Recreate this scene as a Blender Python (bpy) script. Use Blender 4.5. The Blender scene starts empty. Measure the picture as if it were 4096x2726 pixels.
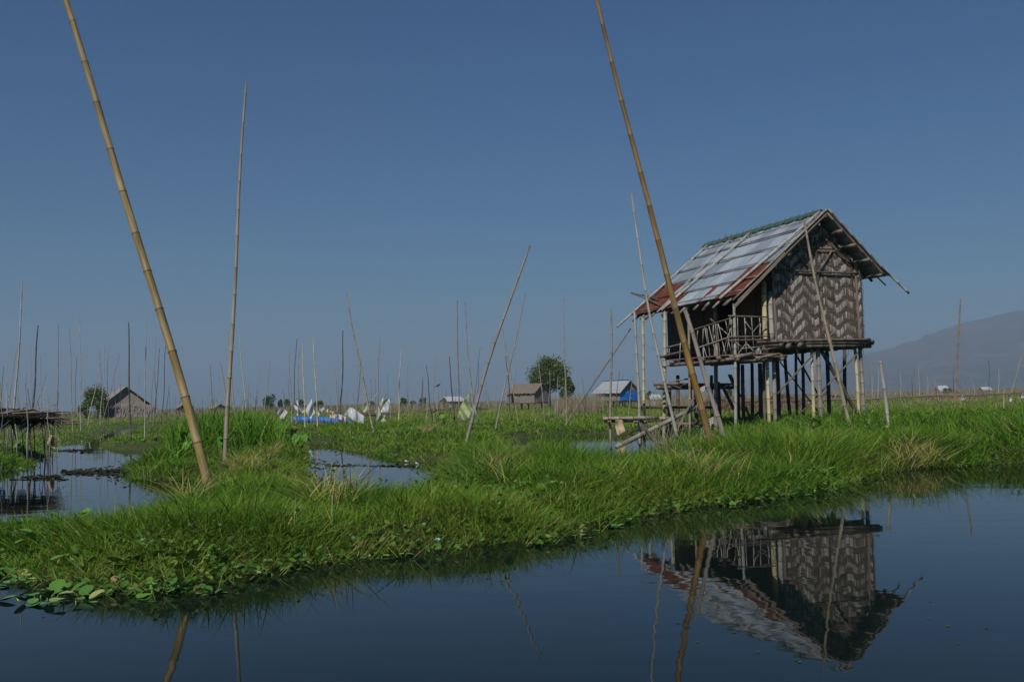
import bpy, bmesh, math, random
import numpy as np
from mathutils import Vector
random.seed(7); rng = np.random.default_rng(11)
S = bpy.context.scene
COL = S.collection
rad = math.radians
# ------------------------------------------------------------------ camera
F = 4107.0; PITCH = math.atan(237/F); ROLL = rad(1.41); EYE = 1.1
fwd = np.array([0, math.cos(PITCH), math.sin(PITCH)])
r0 = np.array([1.0, 0, 0]); u0 = np.array([0, -math.sin(PITCH), math.cos(PITCH)])
RT = math.cos(ROLL)*r0 - math.sin(ROLL)*u0
UP = math.cos(ROLL)*u0 + math.sin(ROLL)*r0
HAZE = 0.00037
CP = np.array([0, 0, EYE])
cam = bpy.data.cameras.new('camera'); co = bpy.data.objects.new('camera', cam); COL.objects.link(co)
from mathutils import Matrix
co.matrix_world = Matrix(((RT[0], UP[0], -fwd[0], 0), (RT[1], UP[1], -fwd[1], 0), (RT[2], UP[2], -fwd[2], EYE), (0, 0, 0, 1)))
cam.lens = 36*F/4096; cam.sensor_width = 36; cam.sensor_fit = 'HORIZONTAL'
cam.clip_start = 0.05; cam.clip_end = 40000
S.camera = co
# ------------------------------------------------------------------ sky, sun, exposure
SUN_EL, SUN_AZ = 43.0, 201.7
W = bpy.data.worlds.new('World'); S.world = W; W.use_nodes = True
nt = W.node_tree; nt.nodes.clear()
sky = nt.nodes.new('ShaderNodeTexSky'); sky.sky_type = 'NISHITA'; sky.sun_disc = False
sky.sun_elevation = rad(SUN_EL); sky.sun_rotation = rad(SUN_AZ)
sky.altitude = 0; sky.air_density = 1.0; sky.dust_density = 0.15; sky.ozone_density = 2.0
hs = nt.nodes.new('ShaderNodeHueSaturation'); hs.inputs['Saturation'].default_value = 1.35
bg = nt.nodes.new('ShaderNodeBackground'); bg.inputs[1].default_value = 0.066
wo = nt.nodes.new('ShaderNodeOutputWorld')
tn_ = nt.nodes.new('ShaderNodeMix'); tn_.data_type = 'RGBA'; tn_.blend_type = 'MULTIPLY'; tn_.inputs[0].default_value = 1.0; tn_.inputs[7].default_value = (.20, .50, .68, 1)
nt.links.new(sky.outputs[0], hs.inputs['Color']); nt.links.new(hs.outputs[0], tn_.inputs[6]); nt.links.new(tn_.outputs[2], bg.inputs[0]); nt.links.new(bg.outputs[0], wo.inputs[0])
sl = bpy.data.lights.new('sun', 'SUN'); sl.energy = 4.3; sl.angle = rad(0.6); sl.color = (1.0, 0.95, 0.88)
so = bpy.data.objects.new('sun', sl); COL.objects.link(so)
sd = Vector((math.sin(rad(SUN_AZ))*math.cos(rad(SUN_EL)), math.cos(rad(SUN_AZ))*math.cos(rad(SUN_EL)), math.sin(rad(SUN_EL))))
so.rotation_euler = sd.to_track_quat('Z', 'Y').to_euler(); so.location = (0, 0, 30)
S.view_settings.view_transform = 'Standard'; S.view_settings.look = 'None'
S.view_settings.exposure = 0.0; S.view_settings.gamma = 1.0
S.cycles.max_bounces = 6; S.cycles.transparent_max_bounces = 8
S.cycles.volume_bounces = 0
# ------------------------------------------------------------------ picture -> world helpers (native 4096x2726 pixels)
ZT = dict(n=(0, 0, 1), z1=(2350, 750, .66954), z2=(2400, 1100, .44643), z3=(3000, 800, .44643), z4=(0, 1250, .41455),
          m5=(800, 1250, .41455), z6=(1600, 1300, .38265), zr=(3300, 1200, .51026), zb=(0, 1800, .44643), zc=(1000, 1700, .50934),
          zs=(2380, 1500, .26316), zl=(0, 1500, .22317), zt=(2000, 1400, .25467), zv=(2560, 1180, .23769), z5=(2950, 1330, .25467),
          zk=(1000, 1400, .29711), v=(0, 0, 1.73854), zq=(2700, 780, .29979))
def N(z, x, y):
    a = ZT[z]; return a[0]+x*a[2], a[1]+y*a[2]
def ray(x, y): return fwd + RT*(x-2048)/F - UP*(y-1363)/F
def pz(x, y, z): d = ray(x, y); return CP + d*(z-EYE)/d[2]
def pY(x, y, Y): d = ray(x, y); return CP + d*Y/d[1]
def ppl(x, y, n, c): d = ray(x, y); return CP + d*((c - n@CP)/(n@d))
def hz(x): return 1600 - math.tan(ROLL)*(x-2048)
def proj(P):
    d = P - CP; k = d@fwd
    return 2048 + F*(d@RT)/k, 1363 - F*(d@UP)/k
# hut frame: u across the gable (to the right), w along the ridge (away from the viewer)
HA = pz(3308, 840, 5.64); HB = pz(2829, 981, 5.64)
wv = (HB-HA)/np.linalg.norm(HB-HA); uv = np.array([wv[1], -wv[0], 0])
def HP(u, w, z): p = HA + uv*u + wv*w; return np.array([p[0], p[1], z])
def hw(z, x, y, w): return ppl(*N(z, x, y), wv, wv@HA + w)
def hu(z, x, y, u): return ppl(*N(z, x, y), uv, uv@HA + u)
def hloc(P): return (uv@(P-HA), wv@(P-HA), P[2])
# ------------------------------------------------------------------ mesh + object helpers
def tag(o, label=None, cat=None, group=None, kind=None):
    if label: o['label'] = label
    if cat: o['category'] = cat
    if group: o['group'] = group
    if kind: o['kind'] = kind
    return o
def empty(name, loc, label, cat, group=None):
    o = bpy.data.objects.new(name, None); COL.objects.link(o); o.location = tuple(loc); o.empty_display_size = .2
    return tag(o, label, cat, group)
class MB:
    def __init__(s): s.v = []; s.f = []; s.uv = []; s.nd = []; s.sm = []
    def add(s, vs, fs, uvs=None, nd=None, smooth=False):
        b = len(s.v); s.v += [tuple(p) for p in vs]
        s.nd += list(nd) if nd is not None else [0.0]*len(vs)
        for i, f in enumerate(fs):
            s.f.append([b+k for k in f]); s.sm.append(smooth)
            s.uv.append(uvs[i] if uvs is not None else [(vs[k][0]+vs[k][1], vs[k][2]) for k in f])
    def build(s, name, mat, parent=None, origin=None):
        me = bpy.data.meshes.new(name)
        V = np.array(s.v, float)
        c = np.array(origin, float) if origin is not None else np.array([V[:, 0].mean(), V[:, 1].mean(), V[:, 2].min()])
        me.from_pydata([tuple(p) for p in (V-c)], [], s.f)
        ul = me.uv_layers.new(name='UVMap'); flat = [q for u in s.uv for p in u for q in p]
        ul.data.foreach_set('uv', flat)
        a = me.attributes.new('node', 'FLOAT', 'POINT'); a.data.foreach_set('value', s.nd)
        me.polygons.foreach_set('use_smooth', s.sm)
        me.materials.append(mat); me.update()
        o = bpy.data.objects.new(name, me); COL.objects.link(o)
        if parent is not None:
            o.parent = parent
            q = parent; pl = Vector((0, 0, 0))
            while q is not None: pl = pl + q.location; q = q.parent
            o.location = Vector(c) - pl
        else: o.location = Vector(c)
        return o
def tube(mb, pts, rr, sides=8, nodes=None, v0=0.0, cap=True):
    pts = [np.array(p, float) for p in pts]; n = len(pts)
    ref = None; vs = []; nd = []; L = v0; vv = []
    for i in range(n):
        t = pts[min(i+1, n-1)]-pts[max(i-1, 0)]; t = t/(np.linalg.norm(t)+1e-9)
        if ref is None: ref = np.array([1.0, 0, 0]) if abs(t[0]) < .8 else np.array([0, 1.0, 0])
        a = ref - t*(ref@t); a /= np.linalg.norm(a); ref = a; b = np.cross(t, a)
        if i: L += np.linalg.norm(pts[i]-pts[i-1])
        vv.append(L)
        for k in range(sides):
            an = 2*math.pi*k/sides
            vs.append(pts[i]+(a*math.cos(an)+b*math.sin(an))*rr[i]); nd.append(nodes[i] if nodes else 0.0)
    fs = []; us = []
    for i in range(n-1):
        for k in range(sides):
            k2 = (k+1) % sides
            fs.append([i*sides+k, i*sides+k2, (i+1)*sides+k2, (i+1)*sides+k])
            us.append([(k/sides, vv[i]), ((k+1)/sides, vv[i]), ((k+1)/sides, vv[i+1]), (k/sides, vv[i+1])])
    if cap:
        fs.append(list(range(sides))[::-1]); us.append([(.5, vv[0])]*sides)
        fs.append([(n-1)*sides+k for k in range(sides)]); us.append([(.5, vv[-1])]*sides)
        for q in range(sides): nd[(n-1)*sides+q] = max(nd[(n-1)*sides+q], .6)
    mb.add(vs, fs, us, nd, smooth=sides > 4)
def bamboo(mb, p0, p1, ra, rb=None, seg=.33, sides=8, bend=0.0, bdir=None, nodes=True, wob=0.0):
    p0 = np.array(p0, float); p1 = np.array(p1, float); rb = ra if rb is None else rb
    L = np.linalg.norm(p1-p0); t = (p1-p0)/L
    if bdir is None: bdir = np.array([1.0, 0, 0])
    bdir = bdir - t*(bdir@t); bdir /= np.linalg.norm(bdir)+1e-9
    side = np.cross(t, bdir)
    ph = random.random()*6; ph2 = random.random()*6
    def at(s):
        k = s/L
        return p0+(p1-p0)*k + bdir*(bend*4*k*(1-k) + wob*math.sin(k*9+ph)) + side*wob*math.cos(k*7+ph2)
    ss = [0.0]; s = seg*random.uniform(.2, .9); nds = []
    while s < L-.05:
        nds.append(s); s += seg*random.uniform(.85, 1.15)
    pts = [at(0)]; rr = [ra]; nn = [0]
    for q in nds:
        r = ra+(rb-ra)*q/L
        e = min(max(r*.35, .006), seg*.2)
        if nodes:
            for d, k, m in ((-e, 1.0, 0), (0, 1.13, 1), (e*.8, .99, .25)):
                pts.append(at(q+d)); rr.append(r*k); nn.append(m)
        else: pts.append(at(q)); rr.append(r); nn.append(0)
    pts.append(at(L)); rr.append(rb); nn.append(0)
    tube(mb, pts, rr, sides, nn, v0=random.random()*20)
def box(mb, c, ax, ay, az):
    """box with centre c and half-extent vectors"""
    c = np.array(c, float); ax, ay, az = (np.array(q, float) for q in (ax, ay, az))
    vs = [c+sx*ax+sy*ay+sz*az for sz in (-1, 1) for sy in (-1, 1) for sx in (-1, 1)]
    fs = [[0, 2, 3, 1], [4, 5, 7, 6], [0, 1, 5, 4], [2, 6, 7, 3], [0, 4, 6, 2], [1, 3, 7, 5]]
    lx, ly, lz = (2*np.linalg.norm(q) for q in (ax, ay, az)); o = random.random()*9
    q = lambda a, b: [(o, o), (o+a, o), (o+a, o+b), (o, o+b)]
    mb.add(vs, fs, [[(o, o), (o, o+ly), (o+lx, o+ly), (o+lx, o)], q(lx, ly), q(lx, lz), [(o, o), (o, o+lz), (o+lx, o+lz), (o+lx, o)], [(o, o), (o, o+lz), (o+ly, o+lz), (o+ly, o)], q(ly, lz)])
def plank(mb, p0, p1, width, thick, nrm=(0, 0, 1)):
    p0 = np.array(p0, float); p1 = np.array(p1, float); t = p1-p0; L = np.linalg.norm(t); t /= L
    n = np.array(nrm, float); n = n-t*(n@t); n /= np.linalg.norm(n); s = np.cross(n, t)
    box(mb, (p0+p1)/2, t*L/2, s*width/2, n*thick/2)
# ------------------------------------------------------------------ materials
def mat(name):
    m = bpy.data.materials.new(name); m.use_nodes = True
    t = m.node_tree; b = t.nodes['Principled BSDF']; b.inputs['Roughness'].default_value = .8
    b.inputs['Specular IOR Level'].default_value = .25
    return m, t, b
def nn(t, typ, **kw):
    n = t.nodes.new(typ)
    for k, v in kw.items(): setattr(n, k, v)
    return n
def ramp(t, stops):
    r = nn(t, 'ShaderNodeValToRGB'); e = r.color_ramp.elements
    while len(e) < len(stops): e.new(.5)
    for i, (p, c) in enumerate(stops): e[i].position = p; e[i].color = (*c, 1)
    return r
def noise(t, vec, scale, detail=4, rough=.6, mapscale=None):
    if mapscale:
        mp = nn(t, 'ShaderNodeMapping'); mp.inputs['Scale'].default_value = mapscale; t.links.new(vec, mp.inputs['Vector']); vec = mp.outputs[0]
    n = nn(t, 'ShaderNodeTexNoise'); n.inputs['Scale'].default_value = scale; n.inputs['Detail'].default_value = detail
    n.inputs['Roughness'].default_value = rough; t.links.new(vec, n.inputs['Vector']); return n
def mixc(t, fac, a, b, mode='MIX'):
    m = nn(t, 'ShaderNodeMix', data_type='RGBA', blend_type=mode)
    for sock, val in ((m.inputs[0], fac), (m.inputs[6], a), (m.inputs[7], b)):
        if hasattr(val, 'links'): t.links.new(val, sock)
        elif isinstance(val, (int, float)): sock.default_value = val
        else: sock.default_value = (*val, 1)
    return m.outputs[2]
def bump(t, b, h, dist, strength=1.0):
    n = nn(t, 'ShaderNodeBump'); n.inputs['Distance'].default_value = dist; n.inputs['Strength'].default_value = strength
    t.links.new(h, n.inputs['Height']); t.links.new(n.outputs[0], b.inputs['Normal']); return n
GM = .6
def bam_mat(name, c1, c2, c3, nodecol=(.05, .04, .03), rough=.5, stain=.5):
    m, t, b = mat(name); b.inputs['Roughness'].default_value = rough
    tc = nn(t, 'ShaderNodeTexCoord'); oi = nn(t, 'ShaderNodeObjectInfo')
    ad = nn(t, 'ShaderNodeVectorMath', operation='ADD'); t.links.new(tc.outputs['UV'], ad.inputs[0])
    cm = nn(t, 'ShaderNodeCombineXYZ'); t.links.new(oi.outputs['Random'], cm.inputs[2])
    mm = nn(t, 'ShaderNodeMath', operation='MULTIPLY'); mm.inputs[1].default_value = 37; t.links.new(oi.outputs['Random'], mm.inputs[0])
    t.links.new(mm.outputs[0], cm.inputs[1]); t.links.new(cm.outputs[0], ad.inputs[1])
    n1 = noise(t, ad.outputs[0], 1.0, 5, .65, (7, 2.2, 1))
    r1 = ramp(t, [(.3, c1), (.52, c2), (.7, c3)]); t.links.new(n1.outputs[0], r1.inputs[0])
    n2 = noise(t, ad.outputs[0], 1.0, 6, .7, (14, 1.1, 1))
    r2 = ramp(t, [(.42, (.0,)*3), (.62, (1,)*3)]); t.links.new(n2.outputs[0], r2.inputs[0])
    k = nn(t, 'ShaderNodeMath', operation='MULTIPLY'); k.inputs[1].default_value = stain; t.links.new(r2.outputs[0], k.inputs[0])
    n4 = noise(t, ad.outputs[0], 1.0, 4, .6, (1.2, .9, 1)); r4 = ramp(t, [(.45, (0, 0, 0)), (.7, (GM, GM, GM))]); t.links.new(n4.outputs[0], r4.inputs[0])
    c = mixc(t, k.outputs[0], r1.outputs[0], tuple(x*.45 for x in c1)); gr = sum(c2)/3
    c = mixc(t, r4.outputs[0], c, (gr*.62, gr*.58, gr*.52))
    at = nn(t, 'ShaderNodeAttribute', attribute_name='node')
    c = mixc(t, at.outputs['Fac'], c, nodecol)
    t.links.new(c, b.inputs['Base Color'])
    n3 = noise(t, ad.outputs[0], 1.0, 3, .6, (40, 5, 1)); bump(t, b, n3.outputs[0], .004)
    return m
M = {}
M['yellow'] = bam_mat('yellow_bamboo', (.19, .145, .065), (.37, .265, .09), (.47, .37, .20))
M['tan'] = bam_mat('tan_bamboo', (.26, .21, .14), (.38, .32, .22), (.50, .44, .34), stain=.35)
M['orange'] = bam_mat('orange_bamboo', (.16, .11, .04), (.30, .17, .035), (.38, .26, .11), nodecol=(.1, .07, .04), stain=.6)
M['grey'] = bam_mat('grey_bamboo', (.22, .19, .165), (.34, .30, .26), (.46, .42, .37), stain=.4, rough=.75)
M['pale'] = bam_mat('pale_bamboo', (.30, .30, .28), (.42, .42, .38), (.52, .52, .48), stain=.3, rough=.7)
M['dark'] = bam_mat('dark_bamboo', (.05, .047, .042), (.10, .095, .085), (.20, .19, .17), stain=.4, rough=.8)
M['brown'] = bam_mat('brown_bamboo', (.12, .095, .07), (.20, .16, .12), (.29, .24, .19), stain=.4, rough=.75)
M['cream'] = bam_mat('cream_bamboo', (.50, .40, .20), (.62, .52, .29), (.68, .60, .38), nodecol=(.08, .06, .03), stain=.12, rough=.45)
M['red'] = bam_mat('reddish_bamboo', (.20, .13, .08), (.32, .20, .12), (.38, .29, .2), stain=.4, rough=.6)
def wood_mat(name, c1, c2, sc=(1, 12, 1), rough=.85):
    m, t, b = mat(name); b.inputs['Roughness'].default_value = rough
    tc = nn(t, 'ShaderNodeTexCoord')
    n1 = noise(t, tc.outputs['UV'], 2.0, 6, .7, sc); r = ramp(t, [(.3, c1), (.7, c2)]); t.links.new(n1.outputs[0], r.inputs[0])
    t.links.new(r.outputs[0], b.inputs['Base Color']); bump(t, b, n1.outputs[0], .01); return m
M['wood'] = wood_mat('weathered_wood', (.12, .09, .07), (.30, .24, .19))
M['darkwood'] = wood_mat('dark_wood', (.035, .027, .02), (.12, .09, .065))
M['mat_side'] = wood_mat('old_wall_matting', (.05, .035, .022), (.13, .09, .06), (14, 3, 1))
M['blackish'] = wood_mat('blackish_wood', (.01, .008, .006), (.03, .024, .018))  # near-black brown for the rack's thatch and cross sticks
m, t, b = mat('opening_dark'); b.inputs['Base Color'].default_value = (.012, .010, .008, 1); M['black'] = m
m, t, b = mat('blue_tarp'); tc = nn(t, 'ShaderNodeTexCoord'); n1 = noise(t, tc.outputs['Object'], 2.5, 5, .6)
r = ramp(t, [(.35, (.012, .10, .42)), (.65, (.03, .24, .66))]); t.links.new(n1.outputs[0], r.inputs[0]); t.links.new(r.outputs[0], b.inputs['Base Color']); b.inputs['Roughness'].default_value = .4; bump(t, b, n1.outputs[0], .08); M['blue'] = m
# ------------------------------------------------------------------ water and ground
def zp(z, pts, h=0.0): return [tuple(pz(*N(z, x, y), h)[:2]) for x, y in pts]
polyA = [(-60, 8.0), (-14, 8.3)] + zp('v', [(-300, 1270), (-60, 1310), (60, 1330), (150, 1345), (250, 1352), (330, 1362), (400, 1360), (500, 1335), (600, 1312), (700, 1300), (850, 1280), (1000, 1266), (1080, 1254), (1150, 1250), (1250, 1240), (1330, 1215), (1400, 1198), (1550, 1170), (1700, 1155), (1830, 1140), (1930, 1118), (1990, 1092), (2100, 1080), (2250, 1069), (2356, 1067), (2600, 1060), (3000, 1050)]) + [(60, 16), (60, -40), (-60, -40)]
polyB = zp('z4', [(-900, 1500), (-300, 1560), (-50, 1535), (130, 1525), (300, 1495), (400, 1425), (480, 1375), (520, 1330), (560, 1290), (700, 1250), (900, 1225), (1000, 1185), (1080, 1140), (1180, 1112), (1330, 1097), (1300, 1160), (1180, 1192), (980, 1232), (925, 1290), (1000, 1320), (1200, 1325), (1400, 1320), (1600, 1310), (1600, 1350), (1500, 1405), (1380, 1440), (1270, 1455), (1240, 1500)]) \
    + zp('zb', [(1160, 255), (1250, 268), (1450, 272), (1700, 268), (1800, 300), (1790, 420), (1640, 560), (1450, 660), (1200, 735), (900, 785), (500, 790), (200, 785), (0, 770), (-500, 770)])
polyB2 = zp('z4', [(-500, 1150), (-100, 1195), (60, 1205), (250, 1185), (430, 1200), (440, 1172), (300, 1168), (100, 1165), (-400, 1120)])
polyC = zp('zc', [(430, 152), (520, 150), (640, 168), (800, 203), (900, 215), (960, 236), (1100, 262), (1300, 290), (1470, 292), (1560, 320), (1540, 400), (1400, 540), (1200, 640), (950, 700), (700, 715), (540, 690), (470, 560), (455, 400), (450, 300), (470, 240), (440, 200)])
polyC2 = zp('zc', [(300, 62), (380, 70), (440, 72), (430, 95), (380, 108), (340, 100)]) 
polyC3 = zp('zk', [(780, 1000), (900, 1005), (1040, 1010), (1060, 1040), (960, 1050), (830, 1035)])
polyD = zp('n', [(2050, 1762), (2110, 1754), (2200, 1745), (2289, 1741), (2400, 1738), (2480, 1737), (2560, 1733), (2680, 1733), (2800, 1737), (2880, 1742), (2950, 1748), (2950, 1762), (2830, 1775), (2700, 1800), (2600, 1830), (2500, 1880), (2380, 1905), (2200, 1905), (2070, 1865), (1990, 1800)])
POLY = [np.array(p) for p in (polyA, polyB, polyB2, polyC, polyC2, polyC3, polyD)]
def hashn(x, y, s):
    """cheap smooth value noise, vectorised"""
    x = np.asarray(x, float)/s; y = np.asarray(y, float)/s
    xi = np.floor(x); yi = np.floor(y); fx = x-xi; fy = y-yi; fx = fx*fx*(3-2*fx); fy = fy*fy*(3-2*fy)
    h = lambda a, b: (np.sin(a*127.1+b*311.7+s*7.3)*43758.5453) % 1.0
    return (h(xi, yi)*(1-fx)+h(xi+1, yi)*fx)*(1-fy)+(h(xi, yi+1)*(1-fx)+h(xi+1, yi+1)*fx)*fy
def sdist(X, Y):
    """distance to the waterline: positive on land, negative over water"""
    X = np.asarray(X, float); Y = np.asarray(Y, float)
    wob = (hashn(X, Y, .9)-.5)*.22 + (hashn(X, Y, .28)-.5)*.12
    D = np.full(X.shape, 1e9); inside = np.zeros(X.shape, bool)
    for P in POLY:
        n = len(P); ins = np.zeros(X.shape, bool); dd = np.full(X.shape, 1e9)
        for i in range(n):
            ax, ay = P[i]; bx, by = P[(i+1) % n]
            ex, ey = bx-ax, by-ay; l2 = ex*ex+ey*ey+1e-12
            t = np.clip(((X-ax)*ex+(Y-ay)*ey)/l2, 0, 1)
            dd = np.minimum(dd, np.hypot(X-ax-t*ex, Y-ay-t*ey))
            c = ((ay > Y) != (by > Y)) & (X < ex*(Y-ay)/(ey if abs(ey) > 1e-12 else 1e-12)+ax)
            ins ^= c
        inside |= ins; D = np.where(ins, np.minimum(-dd, np.where(D < 0, D, 0)), np.where(D > 0, np.minimum(D, dd), D))
    return D + wob
def gheight(X, Y, sd=None):
    sd = sdist(X, Y) if sd is None else sd
    k = np.clip((sd+.05)/.7, 0, 1); k = k*k*(3-2*k)
    base = .13 + .07*hashn(X, Y, 2.3) + .04*hashn(X, Y, .6)
    hutb = np.exp(-(((X-HA[0])/6)**2+((Y-HA[1]-1)/5)**2))*.12
    rightb = .10*np.clip((X-5)/6, 0, 1)*np.clip((40-Y)/15, 0, 1)
    return np.where(sd < 0, np.maximum(sd*.6, -.5)-.02, -.02+k*(base+hutb+rightb))
def ground_at(x, y): return float(gheight(np.array([x]), np.array([y]))[0])
# ground sheet: fan-shaped grid, fine near the camera, out to the horizon
na, nd_ = 620, 430
ang = np.linspace(-rad(62), rad(62), na)
dist = np.concatenate([[0.5, 2.0], np.geomspace(4.0, 60, 330), np.geomspace(62, 14000, nd_-332)])
AA, DD = np.meshgrid(ang, dist); GX = DD*np.sin(AA); GY = DD*np.cos(AA)
GZ = gheight(GX, GY)
def np_mesh(name, V, quads, mat_, smooth=True, attrs=None, tris=None):
    me = bpy.data.meshes.new(name)
    me.vertices.add(len(V)); me.vertices.foreach_set('co', np.ascontiguousarray(V, dtype=np.float32).ravel())
    nq = 0 if quads is None else len(quads); ntr = 0 if tris is None else len(tris)
    li = np.concatenate([q.ravel() for q in (quads, tris) if q is not None]).astype(np.int32)
    me.loops.add(len(li)); me.loops.foreach_set('vertex_index', li)
    me.polygons.add(nq+ntr)
    st = np.concatenate([np.arange(nq)*4, nq*4+np.arange(ntr)*3]).astype(np.int32)
    me.polygons.foreach_set('loop_start', st)
    me.polygons.foreach_set('use_smooth', np.full(nq+ntr, smooth))
    for k, a in (attrs or {}).items():
        at = me.attributes.new(k, 'FLOAT', 'POINT'); at.data.foreach_set('value', np.ascontiguousarray(a, dtype=np.float32))
    me.materials.append(mat_); me.update(calc_edges=True); me.validate()
    o = bpy.data.objects.new(name, me); COL.objects.link(o); return o
m, t, b = mat('marsh_soil'); tc = nn(t, 'ShaderNodeTexCoord')
n1 = noise(t, tc.outputs['Object'], 3.0, 8, .7); n2 = noise(t, tc.outputs['Object'], .07, 4, .6)
r = ramp(t, [(.3, (.018, .018, .008)), (.55, (.04, .045, .016)), (.75, (.075, .08, .028))]); t.links.new(n1.outputs[0], r.inputs[0])
r2 = ramp(t, [(.35, (.05, .085, .02)), (.6, (.10, .115, .04)), (.8, (.14, .12, .06))]); t.links.new(n2.outputs[0], r2.inputs[0])
vl = nn(t, 'ShaderNodeVectorMath', operation='LENGTH'); t.links.new(tc.outputs['Object'], vl.inputs[0])
mr = nn(t, 'ShaderNodeMapRange'); mr.inputs[1].default_value = 9; mr.inputs[2].default_value = 60; t.links.new(vl.outputs['Value'], mr.inputs[0])
t.links.new(mixc(t, mr.outputs[0], r.outputs[0], r2.outputs[0]), b.inputs['Base Color']); bump(t, b, n1.outputs[0], .05); M['soil'] = m
idx = np.arange(na*nd_).reshape(nd_, na)
Q = np.stack([idx[:-1, :-1], idx[:-1, 1:], idx[1:, 1:], idx[1:, :-1]], -1).reshape(-1, 4)
g = np_mesh('ground', np.stack([GX.ravel(), GY.ravel(), GZ.ravel()], 1), Q[:, ::-1], M['soil']); tag(g, kind='structure')
# ground behind the viewer
# water
m, t, b = mat('lake_water'); b.inputs['Base Color'].default_value = (.006, .011, .010, 1)
b.inputs['Roughness'].default_value = .015; b.inputs['IOR'].default_value = 1.33; b.inputs['Specular IOR Level'].default_value = .33
tc = nn(t, 'ShaderNodeTexCoord')
w1 = noise(t, tc.outputs['Object'], 1.0, 2, .45, (1.5, 2.6, 1)); w2 = noise(t, tc.outputs['Object'], 1.0, 2, .5, (9, 17, 1)); w3 = noise(t, tc.outputs['Object'], .28, 2, .5)
rr_ = ramp(t, [(.42, (.25,)*3), (.66, (1,)*3)]); t.links.new(w3.outputs[0], rr_.inputs[0])
sm = nn(t, 'ShaderNodeMath', operation='MULTIPLY_ADD'); t.links.new(w2.outputs[0], sm.inputs[0]); sm.inputs[1].default_value = .05; t.links.new(w1.outputs[0], sm.inputs[2])
ml = nn(t, 'ShaderNodeMath', operation='MULTIPLY'); t.links.new(sm.outputs[0], ml.inputs[0]); t.links.new(rr_.outputs[0], ml.inputs[1])
bump(t, b, ml.outputs[0], .0030); M['water'] = m
mb = MB(); mb.add([(-900, -60, 0), (900, -60, 0), (900, 1200, 0), (-900, 1200, 0)], [[0, 1, 2, 3]])
tag(mb.build('water', m, origin=(0, 0, 0)), kind='structure')
# ------------------------------------------------------------------ grass
def leaf_mat(name, stops, rough=.45, trans=.27, spec=.3):
    m, t, b = mat(name); b.inputs['Roughness'].default_value = rough; b.inputs['Specular IOR Level'].default_value = spec
    at = nn(t, 'ShaderNodeAttribute', attribute_name='tint'); r = ramp(t, stops); t.links.new(at.outputs['Fac'], r.inputs[0])
    t.links.new(r.outputs[0], b.inputs['Base Color'])
    tr = nn(t, 'ShaderNodeBsdfTranslucent'); t.links.new(mixc(t, .5, r.outputs[0], (.12, .2, .03)), tr.inputs[0])
    mx = nn(t, 'ShaderNodeMixShader'); mx.inputs[0].default_value = trans
    t.links.new(b.outputs[0], mx.inputs[1]); t.links.new(tr.outputs[0], mx.inputs[2])
    t.links.new(mx.outputs[0], t.nodes['Material Output'].inputs[0]); return m
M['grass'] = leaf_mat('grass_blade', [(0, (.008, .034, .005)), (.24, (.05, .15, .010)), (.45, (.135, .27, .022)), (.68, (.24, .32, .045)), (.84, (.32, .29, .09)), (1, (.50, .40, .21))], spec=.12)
M['dryreed'] = leaf_mat('dry_reed', [(0, (.07, .07, .03)), (.4, (.20, .16, .10)), (.75, (.30, .25, .17)), (1, (.38, .33, .25))], trans=.2)
def blades(P, H, Wd, lean, ldir, curve, tint, segs, name, material):
    n = len(P); ts = np.linspace(0, 1, segs+1)
    az = rng.uniform(0, 2*math.pi, n)*.6 + ldir + math.pi/2
    sx = np.cos(az); sy = np.sin(az); dx = np.cos(ldir); dy = np.sin(ldir)
    nv = segs*2+1; V = np.zeros((n, nv, 3))
    for i, q in enumerate(ts):
        off = H*(lean*q + curve*q*q); z = H*(q - .42*curve*q*q*np.clip(curve, 0, 1.2))*np.sqrt(np.clip(1-lean**2*.5, .3, 1))
        cx = P[:, 0]+dx*off; cy = P[:, 1]+dy*off; cz = P[:, 2]+z
        wq = Wd*(1-.75*q**1.6)*.5*(0.7+.6*min(q*3, 1)*(1-q*.5))
        if i < segs:
            V[:, 2*i] = np.stack([cx-sx*wq, cy-sy*wq, cz], 1); V[:, 2*i+1] = np.stack([cx+sx*wq, cy+sy*wq, cz], 1)
        else: V[:, 2*i] = np.stack([cx, cy, cz], 1)
    b = np.arange(n)[:, None]*nv
    qs = [np.stack([b[:, 0]+2*i, b[:, 0]+2*i+1, b[:, 0]+2*i+3, b[:, 0]+2*i+2], 1) for i in range(segs-1)]
    tr = np.stack([b[:, 0]+2*segs-2, b[:, 0]+2*segs-1, b[:, 0]+2*segs], 1)
    return np_mesh(name, V.reshape(-1, 3), np.concatenate(qs), material, attrs={'tint': (tint[:, None]+np.where(tint[:, None] < .8, .16, 0)*(np.array([q for i in range(segs) for q in (i/segs, i/segs)]+[1.0])[None, :]-.45)).ravel()}, tris=tr)  # tint rises from root to tip: yellower tips, with sunlit brightness painted in
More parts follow.
